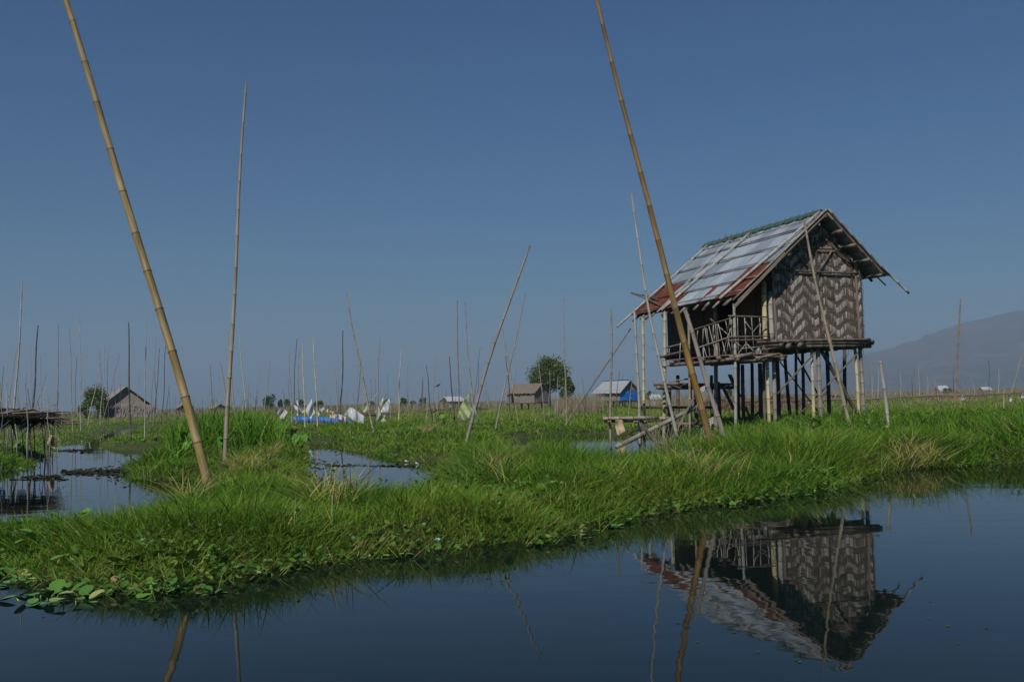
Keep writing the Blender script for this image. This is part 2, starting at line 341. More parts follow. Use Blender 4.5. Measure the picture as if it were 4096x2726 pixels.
# grass height and colour are set by control points: (v-picture x, y of the ground, height, tint, radius in m)
CTRL = [(20, 1275, .05, .45, .7), (110, 1285, .06, .45, .6), (190, 1310, .07, .5, .5), (1530, 1060, .16, .5, 1.2), (1620, 1045, .15, .5, 1.4), (-80, 1190, .14, .40, 1.5), (150, 1230, .14, .42, 1.2), (420, 1230, .22, .42, 1.2), (650, 1180, .30, .36, 1.4), (850, 1180, .28, .36, 1.5),
        (1000, 1150, .32, .38, 1.5), (1150, 1120, .42, .36, 1.6), (1300, 1110, .38, .36, 1.8), (1450, 1110, .32, .42, 2.0), (1600, 1090, .26, .46, 2.0),
        (1600, 1140, .16, .52, 1.6), (1750, 1070, .30, .48, 2.4), (1850, 1110, .16, .50, 2.0), (1950, 1040, .36, .42, 3), (2080, 1040, .50, .34, 3), (2150, 1064, .30, .78, 1.1),
        (2250, 1030, .52, .34, 4), (2340, 1030, .52, .36, 4), (2200, 1000, .46, .36, 5), (1800, 1000, .22, .52, 3), (1950, 990, .24, .52, 4),
        (620, 1070, .32, .50, 1.6), (560, 1040, .45, .42, 1.8), (480, 1080, .30, .46, 1.5), (360, 1096, .10, .62, 1.2), (700, 1085, .12, .62, 1.0),
        (850, 1020, .13, .48, 3), (1000, 1030, .12, .50, 3), (900, 985, .22, .34, 3), (760, 985, .18, .4, 3), (1050, 990, .12, .55, 4),
        (1250, 990, .13, .48, 4), (1400, 975, .22, .36, 3), (1150, 1000, .14, .44, 4), (1320, 960, .2, .62, 8), (1600, 955, .2, .64, 8), (1100, 950, .16, .66, 10),
        (40, 1060, .20, .40, 2), (300, 1020, .13, .5, 3), (200, 1000, .12, .52, 4), (100, 990, .12, .5, 5), (60, 1100, .15, .5, 1.5), (2100, 930, .25, .66, 12), (1900, 940, .22, .62, 10)]
CT = []
for x, y, h, ti, rd in CTRL:
    p = pz(x*1.73854, y*1.73854, .12); CT.append((p[0], p[1], h, ti, rd))
def gfield(X, Y):
    D = np.hypot(X, Y)
    w = np.full(X.shape, .02); Hh = w*np.where(D > 30, .22, .25); T = w*np.where(D > 30, .68, .46)
    for px, py, h, ti, rd in CT:
        k = np.exp(-((X-px)**2+((Y-py)*.6)**2)/(2*rd*rd)); Hh = Hh+k*h; T = T+k*ti; w = w+k
    return Hh/w, T/w
def polar(n, d0, d1, a=rad(35), pw=0.0):
    th = rng.uniform(-a, a, n); d = np.exp(rng.uniform(math.log(d0), math.log(d1), n))
    return d*np.sin(th), d*np.cos(th)
def make_grass(name, ntuft, per, d0, d1, segs, wide, hmul=1.0, spread=.09, label=None, off_edge=.02, maxsd=99):
    X, Y = polar(ntuft, d0, d1); sd = sdist(X, Y)
    cl = hashn(X, Y, .7)*.6+hashn(X, Y, 2.1)*.4
    keep = (sd > off_edge) & (sd < maxsd) & (rng.random(ntuft) < .45+cl*.75)
    X, Y, sd, cl = X[keep], Y[keep], sd[keep], cl[keep]
    H, T = gfield(X, Y); edge = np.clip(sd/.7, .0, 1); H = H*(.5+.5*edge)*(.35+1.25*cl**1.3)
    big = hashn(X+31, Y*1.3, 1.9); H = H*(.62+.75*big); T = T + (big-.5)*-.18
    T = T + (hashn(X, Y, 1.3)-.5)*.24 + rng.normal(0, .11, len(X)) + (1-edge)*.06
    tl = rng.uniform(0, 2*math.pi, len(X))
    R = lambda a: np.repeat(a, per)
    n = len(X)*per; D = np.hypot(R(X), R(Y))
    sp = spread*(1+D/25)
    Xb = R(X)+rng.normal(0, 1, n)*sp; Yb = R(Y)+rng.normal(0, 1, n)*sp
    sb = sdist(Xb, Yb); k = sb > -.04; 
    z = gheight(Xb, Yb, sb)-.02
    Hb = R(H)*(.3+1.05*rng.beta(2.2, 2.0, n))*hmul; Wd = wide*rng.uniform(.6, 1.5, n)*(.5+.5*np.clip(D/9, .6, 50))
    lean = np.where(rng.random(n) < .35, rng.uniform(.4, 1.05, n), rng.uniform(0, .6, n)); ld = np.arctan2(Yb-R(Y), Xb-R(X))+rng.normal(0, .9, n); curve = rng.uniform(.0, 1.1, n)
    ti = R(T)-.07+rng.normal(0, .09, n); dead = rng.random(n) < .06; ti = np.where(dead, rng.uniform(.84, 1, n), np.clip(ti, 0, .84))
    lean = np.where(dead, lean+.35, lean)
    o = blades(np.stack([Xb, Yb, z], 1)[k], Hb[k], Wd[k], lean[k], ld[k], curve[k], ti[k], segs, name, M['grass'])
    return tag(o, label, 'grass', kind='stuff')
QL = 1.0
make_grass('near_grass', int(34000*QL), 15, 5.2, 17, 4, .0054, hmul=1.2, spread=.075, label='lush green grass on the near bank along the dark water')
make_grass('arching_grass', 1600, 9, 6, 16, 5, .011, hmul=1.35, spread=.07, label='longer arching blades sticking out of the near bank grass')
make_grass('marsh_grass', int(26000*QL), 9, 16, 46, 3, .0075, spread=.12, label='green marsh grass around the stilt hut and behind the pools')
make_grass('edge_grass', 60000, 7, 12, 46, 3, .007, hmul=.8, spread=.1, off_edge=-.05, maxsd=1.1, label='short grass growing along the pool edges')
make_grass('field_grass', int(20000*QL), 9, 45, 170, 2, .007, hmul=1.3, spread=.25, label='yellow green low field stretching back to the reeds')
def belt(name, n, region, h0, h1, t0, t1, wd, label, material='dryreed', lean=.25, gl=0.0, segs=2):
    """reeds in polar patches: region = list of (picture x0, x1, distance0, distance1)"""
    xs = []; ys = []
    for (a, b_, d0, d1) in region:
        k = max(1, int(n/len(region))); px = rng.uniform(a, b_, k); d = rng.uniform(d0, d1, k)
        xs.append((px-2048)/F*d); ys.append(d)
    X = np.concatenate(xs); Y = np.concatenate(ys); c = hashn(X, Y, 3.1)*.6+hashn(X, Y, 9.7)*.4
    k = rng.random(len(X)) < .25+c; X, Y, c = X[k], Y[k], c[k]; n = len(X)
    z = gheight(X, Y)
    o = blades(np.stack([X, Y, z-.02], 1), rng.uniform(h0, h1, n)*(.6+.6*c), wd*rng.uniform(.5, 1.4, n), rng.uniform(0, lean, n), rng.uniform(0, 6.3, n), rng.uniform(0, .4, n),
               np.clip(rng.uniform(t0, t1, n), 0, 1), segs, name, M[material])
    return tag(o, label, 'reeds', kind='stuff')
belt('far_reeds', 34000, [(-400, 4500, 130, 200), (-400, 4500, 180, 380)], .5, 1.3, .2, 1, .06, 'distant band of dry grey and tan reeds along the horizon')
belt('dry_reeds', 7000, [(2210, 2405, 60, 80), (2220, 2400, 66, 84), (2560, 2900, 70, 95)], .8, 1.5, .3, 1, .022, 'dry tan reeds standing between the thatched hut and the blue tarpaulin hut')
belt('stubble_band', 9000, [(0, 1650, 75, 115), (1500, 2000, 85, 120), (2900, 4200, 60, 100)], .15, .4, .2, .9, .03, 'brownish dry stubble along the far edge of the field', lean=.8)
# ------------------------------------------------------------------ broad leaf plants
M['leaf'] = leaf_mat('broad_leaf', [(0, (.022, .07, .014)), (.4, (.055, .14, .02)), (.75, (.12, .22, .04)), (.9, (.24, .26, .07)), (1, (.32, .22, .10))], rough=.4, trans=.25, spec=.3)
def leaf_cards(name, P, size, tint, label, cat=None, flat=.5, material='leaf'):
    n = len(P); k = 8; an = np.linspace(0, 2*math.pi, k, endpoint=False)
    nz = rng.normal(0, flat, (n, 3)); nz[:, 2] = 1; nz /= np.linalg.norm(nz, axis=1)[:, None]
    rf = rng.normal(0, 1, (n, 3)); a = rf-nz*(rf*nz).sum(1)[:, None]; a /= np.linalg.norm(a, axis=1)[:, None]; b = np.cross(nz, a)
    V = np.zeros((n, k+1, 3)); V[:, 0] = P - nz*(size*.12)[:, None]
    for i, q in enumerate(an):
        rad_ = size*.5
        V[:, i+1] = P + a*(math.cos(q)*rad_)[:, None] + b*(math.sin(q)*rad_*.72)[:, None]
    B = np.arange(n)*(k+1)
    tr = np.concatenate([np.stack([B, B+1+i, B+1+(i+1) % k], 1) for i in range(k)])
    o = np_mesh(name, V.reshape(-1, 3), None, M[material], attrs={'tint': np.repeat(tint, k+1)}, tris=tr)
    return tag(o, label, cat, kind='stuff')
def edge_points(n, d0, d1, s0, s1, a=rad(34)):
    X, Y = polar(n, d0, d1, a); sd = sdist(X, Y); k = (sd > s0) & (sd < s1); return X[k], Y[k], sd[k]
X, Y, sd_ = edge_points(130000, 5.5, 30, -.22, .8)
k = sd_ < np.where(2048+X/Y*F < 800, .8, .42); X, Y, sd_ = X[k], Y[k], sd_[k]
cl = hashn(X, Y, .8); pxl = 2048+X/Y*F
prob = np.where(pxl < 750, .7, np.where(pxl > 2100, .8, .35))*np.where(Y > 16, .5, 1)
k = (rng.random(len(X)) < prob*np.clip((cl-.15)*1.7, 0, 1)*.75); X, Y, sd_ = X[k], Y[k], sd_[k]; n = len(X)
z = np.maximum(gheight(X, Y, sd_), 0)+rng.uniform(.01, .09, n)
leaf_cards('bank_leaves', np.stack([X, Y, z], 1), rng.uniform(.025, .075, n)*.85, np.clip(rng.normal(.5, .2, n), 0, 1), 'small rounded green leaves matted along the waterline', 'ground cover')
# low broad leaves among the grass
X, Y = polar(60000, 6, 34); sd_ = sdist(X, Y); k = (sd_ > .3) & (hashn(X, Y, 1.7) > .45) & (rng.random(len(X)) < .28); X, Y, sd_ = X[k], Y[k], sd_[k]
H_, T_ = gfield(X, Y); n = len(X); z = gheight(X, Y, sd_)+H_*rng.uniform(.1, .75, n)
leaf_cards('weed_leaves', np.stack([X, Y, z], 1), rng.uniform(.02, .06, n)*np.clip(np.hypot(X, Y)/14, .8, 2), np.clip(rng.normal(.4, .18, n), 0, 1), 'scattered broad weed leaves among the grass blades', 'ground cover', flat=.9)
# dead straw and floating litter at the waterline
X, Y, sd_ = edge_points(60000, 5.5, 34, -.35, .22); k = rng.random(len(X)) < .32*np.clip(hashn(X, Y, 1.1)*1.6-.3, 0, 1); X, Y, sd_ = X[k], Y[k], sd_[k]; n = len(X)
z = np.maximum(gheight(X, Y, sd_), .004)+.006
o = blades(np.stack([X, Y, z], 1), rng.uniform(.05, .22, n), rng.uniform(.002, .005, n), rng.uniform(.85, 1.0, n), rng.uniform(0, 6.3, n), rng.uniform(0, .25, n), rng.uniform(.55, 1, n), 3, 'dead_straw', M['grass'])
tag(o, 'dead straw and rotting stems lying at the water edge', 'straw', kind='stuff')
# floating pond weed in the left pool
m, t, b = mat('pond_weed'); b.inputs['Base Color'].default_value = (.035, .04, .02, 1); M['weed'] = m
pp = []
for (z, x0, x1, y0, y1, n) in (('zb', 560, 1700, 130, 262, 1500), ('zb', 200, 560, 215, 262, 200), ('z4', 520, 900, 1310, 1350, 350), ('zb', 100, 600, 250, 270, 90), ('zc', 600, 1300, 300, 330, 120), ('zc', 450, 700, 220, 400, 60)):
    for i in range(n):
        q = random.random(); x = x0+(x1-x0)*q; yc = (y0+y1)/2; y = yc + (y1-y0)*.5*random.gauss(0, .45)*(.3+q)
        pp.append(pz(*N(z, x, y), .006))
pp = np.array(pp); k = sdist(pp[:, 0], pp[:, 1]) < .1; pp = pp[k]
tag(leaf_cards('floating_weed', pp, rng.uniform(.03, .11, len(pp)), rng.uniform(0, 1, len(pp)), 'dark pond weed floating across the left pool', 'pond weed', flat=.12, material='weed'))
sp = []
for (x, y, sx, sy, n) in ((2130, 1062, 70, 7, 1500), (2040, 1072, 30, 6, 300), (1905, 1062, 14, 10, 160), (990, 1000, 22, 4, 260), (625, 1062, 18, 4, 200), (350, 1092, 40, 5, 300), (560, 1098, 60, 4, 260), (1560, 1020, 40, 8, 350), (1290, 1060, 12, 6, 120), (430, 1180, 40, 20, 160), (760, 1190, 60, 25, 200), (1150, 1130, 60, 25, 220), (1620, 1110, 90, 16, 260)):
    for i in range(n):
        q = pz((x+random.gauss(0, sx*.5))*1.73854, (y+random.gauss(0, sy*.5))*1.73854, .12); sp.append((q[0], q[1]))
sp = np.array(sp); sq = sdist(sp[:, 0], sp[:, 1]); sp = sp[sq > -.1]; sq = sq[sq > -.1]; n = len(sp); gh, _ = gfield(sp[:, 0], sp[:, 1])
o = blades(np.stack([sp[:, 0], sp[:, 1], gheight(sp[:, 0], sp[:, 1], sq)+gh*rng.uniform(0, .6, n)], 1), rng.uniform(.12, .42, n), rng.uniform(.005, .011, n), rng.uniform(.35, 1.0, n), rng.uniform(0, 6.3, n), rng.uniform(.1, .9, n), rng.uniform(.66, 1, n), 3, 'withered_grass', M['grass'])
tag(o, 'withered straw coloured grass in patches along the bank', 'grass', kind='stuff')
fl = np.array([pz(*N('v', x, y), .004) for x, y in ((2205, 1478), (2270, 1442), (2140, 1381), (2136, 1420), (1745, 1497), (1832, 1516), (1840, 1520), (1605, 1475), (2180, 1438), (1690, 1452), (100, 1416), (470, 1437), (1560, 1430))])
leaf_cards('fallen_leaves', fl, rng.uniform(.012, .026, len(fl)), rng.uniform(.1, .6, len(fl)), 'few small leaves drifting on the open dark water', 'leaves', flat=.05)
# tall leafy reeds and aquatic plants on the clump behind the leaning yellow pole
pts = []
for (x0, x1, y, n, hh) in ((690, 800, 1800, 500, .85), (780, 900, 1795, 700, 1.0), (880, 1010, 1790, 900, 1.0), (950, 1100, 1782, 700, 1.0), (1040, 1190, 1800, 360, .6), (620, 720, 1840, 120, .45), (790, 1130, 1785, 130, 1.45)):
    for i in range(n):
        p = pz(random.uniform(x0, x1), y+random.uniform(-25, 40), .1); pts.append((p[0], p[1], hh))
pts = np.array(pts); sdp = sdist(pts[:, 0], pts[:, 1]); pts = pts[sdp > .05]; n = len(pts)
zz = gheight(pts[:, 0], pts[:, 1])-.02
o = blades(np.stack([pts[:, 0], pts[:, 1], zz], 1), pts[:, 2]*rng.uniform(.45, 1.0, n), rng.uniform(.012, .028, n), rng.uniform(0, .4, n), rng.uniform(0, 6.3, n), rng.uniform(0, .7, n), np.clip(rng.normal(.33, .12, n), 0, .8), 5, 'tall_reeds', M['grass'])
tag(o, 'tall broad leaved green reeds on the clump behind the big leaning pole', 'reeds', kind='stuff')
# ------------------------------------------------------------------ the stilt hut
GZH = .18
hut = empty('stilt_hut', HP(0, 2.5, 0), 'bamboo stilt hut with patched corrugated metal roof and herringbone woven gable wall', 'hut')
DK = 2.42
def hb(name, mname, p0, p1, ra, rb=None, parent=hut, **kw):
    mb = MB(); bamboo(mb, p0, p1, ra, rb, **kw); return mb.build(name, M[mname], parent)
# --- stilts: (zoom, xtop, ytop, xbot, ybot, plane w, width in zoom px, material)
def stilt(zm, xt, yt, xb, yb, w, wid, mn, plane='w', nm='stilt'):
    f = hw if plane == 'w' else hu
    a = f(zm, xt, yt, w); b_ = f(zm, xb, yb, w)
    d = (b_-a); gz = ground_at(b_[0], b_[1])-.25
    if b_[2] > gz: b_ = b_ + d*((gz-b_[2])/d[2])
    sc = ZT[zm][2]*np.linalg.norm((a+b_)/2-CP)/F
    return hb(nm, mn, b_, a, wid*sc/2*1.03, wid*sc/2*.94, seg=random.uniform(.28, .45), sides=10, bend=random.uniform(-.02, .02))
for a in ((415, 440, 440, 1440, .62, 50, 'brown'), (455, 180, 500, 1440, .40, 55, 'cream'), (560, 215, 592, 1370, .45, 60, 'grey'), (1163, 240, 1200, 1360, .45, 50, 'cream'),
          (1262, 240, 1322, 1360, .45, 72, 'grey'), (1840, 190, 1900, 1310, .45, 48, 'cream'), (1918, 170, 1980, 1280, .5, 60, 'grey'),
          (1402, 250, 1442, 1300, 2.2, 62, 'dark'), (1682, 220, 1700, 1320, 3.8, 58, 'dark'), (918, 300, 942, 1300, 3.9, 46, 'brown'), (1018, 300, 1030, 1310, 2.4, 52, 'dark'),  # inner stilts use dark bamboo: the deck's shade is put into their colour
          (738, 300, 828, 1335, 2.3, 55, 'dark'), (622, 400, 648, 1340, 2.2, 60, 'dark'), (352, 480, 372, 1430, 2.0, 70, 'dark'), (228, 480, 232, 1430, 3.9, 54, 'dark'),
          (78, 500, 108, 1440, 2.1, 60, 'dark'), (12, 450, 18, 1440, 3.6, 60, 'dark')):
    stilt('z5', *a)
# rear stilts below the left end; dark ones have deck shade in the colour
for a in ((1133, 200, 1125, 920, 5.6, 60, 'dark'), (1258, 0, 1265, 640, 5.7, 58, 'brown'), (1520, 0, 1535, 780, 3.9, 62, 'dark'), (1770, 0, 1790, 800, 4.6, 50, 'dark'), (1865, 100, 1890, 800, 3.6, 70, 'dark')):
    stilt('zs', *a)
# veranda posts standing on the ground
for a in (('z1', 330, 775, 336, 1385, -2.69, 17, 'cream'), ('z1', 462, 742, 455, 1480, -2.69, 20, 'cream'), ('z1', 875, 690, 883, 1475, -2.72, 18, 'pale'), ('z1', 762, 690, 765, 1410, -2.0, 24, 'grey'), ('z2', 790, 300, 800, 1420, -2.5, 22, 'tan'), ('z2', 815, 800, 812, 1400, -2.35, 26, 'grey')):
    stilt(a[0], a[1], a[2], a[3], a[4], a[5], a[6], a[7], 'u', 'post')
stilt('z1', 1055, 560, 1068, 1010, .12, 20, 'cream', 'w', 'post') if False else hb('post', 'cream', hw('z1', 1066, 1020, .35), hw('z1', 1052, 560, .35), .066, .06)
hb('post', 'pale', hw('z1', 1103, 912, .38), hw('z1', 1088, 620, .38), .062, .06)
# --- braces between stilts
for x0, y0, x1, y1, w, wd, mn in ((1500, 0, 618, 970, .32, 26, 'brown'), (1992, 212, 1340, 900, .36, 26, 'brown'), (1340, 900, 930, 1330, 1.2, 30, 'dark'), (1300, 250, 1872, 1262, .62, 62, 'dark'),
                                  (920, 340, 1262, 960, 2.6, 34, 'dark'), (665, 455, 1150, 1085, 4.8, 26, 'dark'), (1150, 1085, 1280, 1250, 4.8, 30, 'dark'), (1860, 1240, 1600, 700, .9, 30, 'dark'), (1365, 1160, 1420, 1340, .5, 34, 'brown'), (1290, 1215, 1240, 1290, .9, 30, 'dark'), (400, 1180, 150, 1430, 1.6, 40, 'dark')):
    a, b_ = hw('z5', x0, y0, w), hw('z5', x1, y1, w); s = ZT['z5'][2]*26.5/F
    hb('brace', mn, a, b_, wd*s/2, wd*s/2*.9)
for x0, y0, x1, y1, w, wd in ((1955, 200, 2110, 520, 3.0, 50), (2050, 0, 2200, 330, 2.2, 60), (2290, 480, 2370, 700, 1.6, 40), (2240, 500, 2300, 760, 1.8, 40)):
    a, b_ = hw('zs', x0, y0, w), hw('zs', x1, y1, w); s = ZT['zs'][2]*27/F; hb('brace', 'dark', a, b_, wd*s/2)
# --- floor of the house: bearers and bamboo floor
mb = MB()
for i in range(9):
    w = .38+i*.66
    bamboo(mb, HP(-1.65, w, DK-.2), HP(1.34+random.uniform(0, .1), w+random.uniform(-.05, .05), DK-.17), .05, .045)
mb.build('floor_bearers', M['darkwood'], hut)
mb = MB()
for i in range(26):
    u = -1.42+i*.112; bamboo(mb, HP(u, .30+random.uniform(-.08, .05), DK-.10), HP(u, 6.0, DK-.10), .045, .05, sides=6, seg=.6)
mb.build('floor_joists', M['darkwood'], hut)
mb = MB()
box(mb, HP(-.05, 3.1, DK-.035), uv*1.42, wv*2.8, np.array([0, 0, .018])); mb.build('floor', M['darkwood'], hut)
mb = MB()  # edge poles under the gable wall
bamboo(mb, hw('z1', 1075, 915, .18), hw('z1', 1690, 905, .12), .035, .028, bend=-.02); bamboo(mb, hw('z1', 1300, 925, .22), hw('z1', 1708, 922, .2), .045, .05)
bamboo(mb, hw('z1', 1010, 920, .1), hw('z1', 1300, 915, .12), .045, .03); bamboo(mb, hw('z1', 1015, 940, .18), hw('z1', 1160, 938, .16), .06, .06)
bamboo(mb, hw('z1', 1090, 950, .25), hw('z1', 1640, 940, .25), .055, .05)
mb.build('floor_edge_poles', M['brown'], hut)
mb = MB()
for (x, y) in ((1205, 945), (1275, 938), (1160, 935)):
    c = hw('z1', x, y, .1); bamboo(mb, c, c+wv*2.5, .07, .06)
mb.build('floor_beams', M['brown'], hut)
for i in range(16):
    mb = MB()
    p = HP(random.uniform(-1.3, 1.3), random.uniform(.2, .6), DK-.2); q = p+np.array([random.uniform(-.08, .08), 0, -random.uniform(.08, .3)])
    tube(mb, [p, (p+q)/2+np.array([.05, 0, -.02]), q], [.005]*3, 4); mb.build('hanging_tie', M['darkwood'], hut)
# --- roof planes
sl = (5.64-3.45)/2.65; sr = (5.64-4.03)/1.74
def RL(d, w, lift=0.0):
    """left slope: d = distance down the slope"""
    c = 1/math.hypot(1, sl); return HP(-d*c - lift*sl*c, w, 5.64-d*sl*c + lift*c)
def RR(d, w, lift=0.0):
    c = 1/math.hypot(1, sr); return HP(d*c + lift*sr*c, w, 5.64-d*sr*c+lift*c)
m, t, b = mat('galvanised_sheet'); tc = nn(t, 'ShaderNodeTexCoord'); oi = nn(t, 'ShaderNodeObjectInfo')
n1 = noise(t, tc.outputs['Object'], 2.2, 6, .65); n2 = noise(t, tc.outputs['UV'], 1, 4, .6, (30, 1.2, 1))
r = ramp(t, [(.3, (.38, .43, .46)), (.55, (.54, .60, .64)), (.75, (.66, .72, .76))]); t.links.new(n2.outputs[0], r.inputs[0])
cr = ramp(t, [(0, (.5, .55, .60)), (.5, (.85, .88, .9)), (1, (1, 1, 1))]); t.links.new(oi.outputs['Random'], cr.inputs[0])
c = mixc(t, 1.0, r.outputs[0], cr.outputs[0], 'MULTIPLY')
r2 = ramp(t, [(.62, (0, 0, 0)), (.78, (.55, .55, .55))]); t.links.new(n1.outputs[0], r2.inputs[0])
c = mixc(t, r2.outputs[0], c, (.30, .24, .18)); t.links.new(c, b.inputs['Base Color']); b.inputs['Metallic'].default_value = .45; b.inputs['Roughness'].default_value = .36
bump(t, b, n1.outputs[0], .01); M['galv'] = m
m, t, b = mat('rusted_sheet'); tc = nn(t, 'ShaderNodeTexCoord')
n1 = noise(t, tc.outputs['Object'], 3.0, 7, .7); n2 = noise(t, tc.outputs['UV'], 1, 4, .6, (26, 1.5, 1))
r = ramp(t, [(.3, (.05, .014, .009)), (.5, (.115, .032, .017)), (.66, (.19, .075, .035)), (.8, (.46, .36, .26))]); mx = nn(t, 'ShaderNodeMath', operation='MULTIPLY_ADD')
t.links.new(n2.outputs[0], mx.inputs[0]); mx.inputs[1].default_value = .5; hf = nn(t, 'ShaderNodeMath', operation='MULTIPLY'); hf.inputs[1].default_value = .5; t.links.new(n1.outputs[0], hf.inputs[0]); t.links.new(hf.outputs[0], mx.inputs[2])
t.links.new(mx.outputs[0], r.inputs[0]); t.links.new(r.outputs[0], b.inputs['Base Color']); b.inputs['Roughness'].default_value = .8; bump(t, b, n1.outputs[0], .008); M['rust'] = m
m, t, b = mat('green_ridge_sheet'); b.inputs['Base Color'].default_value = (.045, .11, .08, 1); b.inputs['Roughness'].default_value = .5; M['green'] = m
roofmb = MB()  # rafters under both slopes
for w in (.55, 1.5, 2.6, 3.7, 4.8, 5.6):
    bamboo(roofmb, RL(0, w, -.08), RL(3.45+random.uniform(.05, .25), w, -.08), .04, .035); bamboo(roofmb, RR(0, w, -.08), RR(2.4, w, -.08), .04, .035)
roof = roofmb.build('roof', M['brown'], hut)
def sheet(FN, d0, d1, w0, w1, lift0, lift1, material, name='roof_sheet', pitch=.076, amp=.011, parent=roof):
    n = max(4, int(round((w1-w0)/pitch*4))); rows = 4; vs = []; us = []; fs = []; ph = random.random()*6
    jd = random.uniform(-.02, .03)
    for s in (0, 1):
        for j in range(rows+1):
            q = j/rows; d = d0+(d1+jd-d0)*q
            for i in range(n+1):
                w = w0+(w1-w0)*i/n
                h = lift0+(lift1-lift0)*q+amp*math.sin(2*math.pi*w/pitch)+.006*math.sin(q*5+ph+w*3) - .003*s
                vs.append(FN(d, w, h))
    o = (rows+1)*(n+1)
    for s in (0, 1):
        for j in range(rows):
            for i in range(n):
                f = [s*o+j*(n+1)+i, s*o+j*(n+1)+i+1, s*o+(j+1)*(n+1)+i+1, s*o+(j+1)*(n+1)+i]; fs.append(f if s else f[::-1])
                a, c = w0+(w1-w0)*i/n, w0+(w1-w0)*(i+1)/n; e, g_ = j/rows*(d1-d0), (j+1)/rows*(d1-d0)
                uu = [(a, e), (c, e), (c, g_), (a, g_)]; us.append(uu if s else uu[::-1])
    for i in range(n):
        a = rows*(n+1)+i; fs.append([a, a+1, a+1+o, a+o]); us.append([(0, 0), (.01, 0), (.01, .01), (0, .01)])
    mb = MB(); mb.add(vs, fs, us, smooth=True); return mb.build(name, material, parent)
courses = [(.02, .78), (.66, 1.46), (1.34, 2.12), (2.0, 2.78), (2.66, 3.40)]
rusty = {3: [(.0, .62), (.62, .98), (4.3, 5.86)], 4: [(.0, .55), (.55, 1.1), (1.75, 2.0), (3.3, 3.7), (4.05, 5.86)]}
for ci, (d0, d1) in enumerate(courses):
    w = .02; cuts = [0.02]
    while w < 5.8: w = min(5.86, w+random.choice((.5, .62, .72, .78))); cuts.append(w)
    if ci in rusty:
        cs = sorted(set([0.02, 5.86]+[q for a in rusty[ci] for q in a if q > .05])); cuts = []
        for a, b_ in zip(cs[:-1], cs[1:]):
            k = max(1, round((b_-a)/.72)); cuts += [a+(b_-a)*i/k for i in range(k)]
        cuts.append(5.86)
    for a, b_ in zip(cuts[:-1], cuts[1:]):
        mid = (a+b_)/2; isr = ci in rusty and any(x <= mid <= y for x, y in rusty[ci])
        o = sheet(RL, d0, d1, a-.03, b_+.02, .012+random.uniform(0, .006), .035+random.uniform(0, .014), M['rust'] if isr else M['galv'])
        if isr: o['label'] = 'rusted red brown sheet'
for d0, d1 in ((.02, .85), (.75, 1.6), (1.5, 2.38)):
    for i in range(8): sheet(RR, d0, d1, .0+i*.73, .76+i*.73, .012, .03, M['galv'])
# ridge cap in green sheet
mb = MB(); vs = []; fs = []; n = 40
for i in range(n+1):
    w = -.02+5.75*i/n+ .2
    for d, f, l in ((.19+.04*math.sin(i*1.7), RL, .05), (.14, RL, .075), (0, RL, .075), (.16, RR, .07), (.3, RR, .05)): vs.append(f(d, w, l+.006*math.sin(i*.9)))
for i in range(n):
    for j in range(4): fs.append([i*5+j, i*5+j+1, (i+1)*5+j+1, (i+1)*5+j])
mb.add(vs, fs, smooth=True); o = mb.build('ridge_cap', M['green'], roof); md = o.modifiers.new('t', 'SOLIDIFY'); md.thickness = .004
for i in range(17):
    w = .35+i*.33+random.uniform(-.06, .06); mb = MB()
    tube(mb, [RL(.38, w, .07), RL(.2, w+.03, .095), RL(.0, w+.06, .11), RL(-.05, w+.10, .09)], [.007]*4, 5); mb.build('cap_tie', M['brown'], roof)
# poles lying on the roof slope, battens across
for (x0, y0, x1, y1, wd) in ((1390, 142, 790, 662, 17), (975, 265, 440, 732, 17), (715, 345, 175, 832, 15), (860, 300, 415, 745, 9)):
    pn = np.cross(RL(1, 0)-RL(0, 0), wv); pn /= np.linalg.norm(pn); c0 = pn@RL(0, 0, .10)
    a = ppl(*N('z1', x0, y0), pn, c0); b_ = ppl(*N('z1', x1, y1), pn, c0)
    hb('roof_pole', 'pale', b_, a, wd*.66954*27/F/2, wd*.66954*28/F/2*.85, parent=roof, seg=.3)
for d in (.40, .74, 1.42, 2.08, 2.74, 3.28):
    w = -.05
    while w < 5.5:
        w2 = min(5.9, w+random.uniform(1.6, 3.0)); hb('batten', 'grey' if random.random() < .7 else 'dark', RL(d+random.uniform(-.02, .02), w, .062), RL(d+random.uniform(-.02, .02), w2, .062), .012, .009, parent=roof, sides=5, seg=.5); w = w2-.15
for i in range(10):  # rafter ends below the left eave
    w = .35+i*.58+random.uniform(-.12, .12); hb('rafter_end', 'grey', RL(3.0, w, -.05), RL(3.52+random.uniform(.02, .2), w, -.05), .035*random.uniform(.7, 1.2), .03, parent=roof)
for (x0, y0, x1, y1) in ((850, 310, 825, 285), (855, 302, 888, 287), (262, 628, 420, 665), (270, 632, 440, 700), (330, 640, 430, 705), (290, 640, 400, 650), (1360, 145, 1392, 134), (955, 262, 985, 266)):
    pn = np.cross(RL(1, 0)-RL(0, 0), wv); pn /= np.linalg.norm(pn); c0 = pn@RL(0, 0, .14)
    hb('loose_stick', 'brown', ppl(*N('z1', x0, y0), pn, c0), ppl(*N('z1', x1, y1), pn, c0+.04), .02, .014, parent=roof, sides=6)
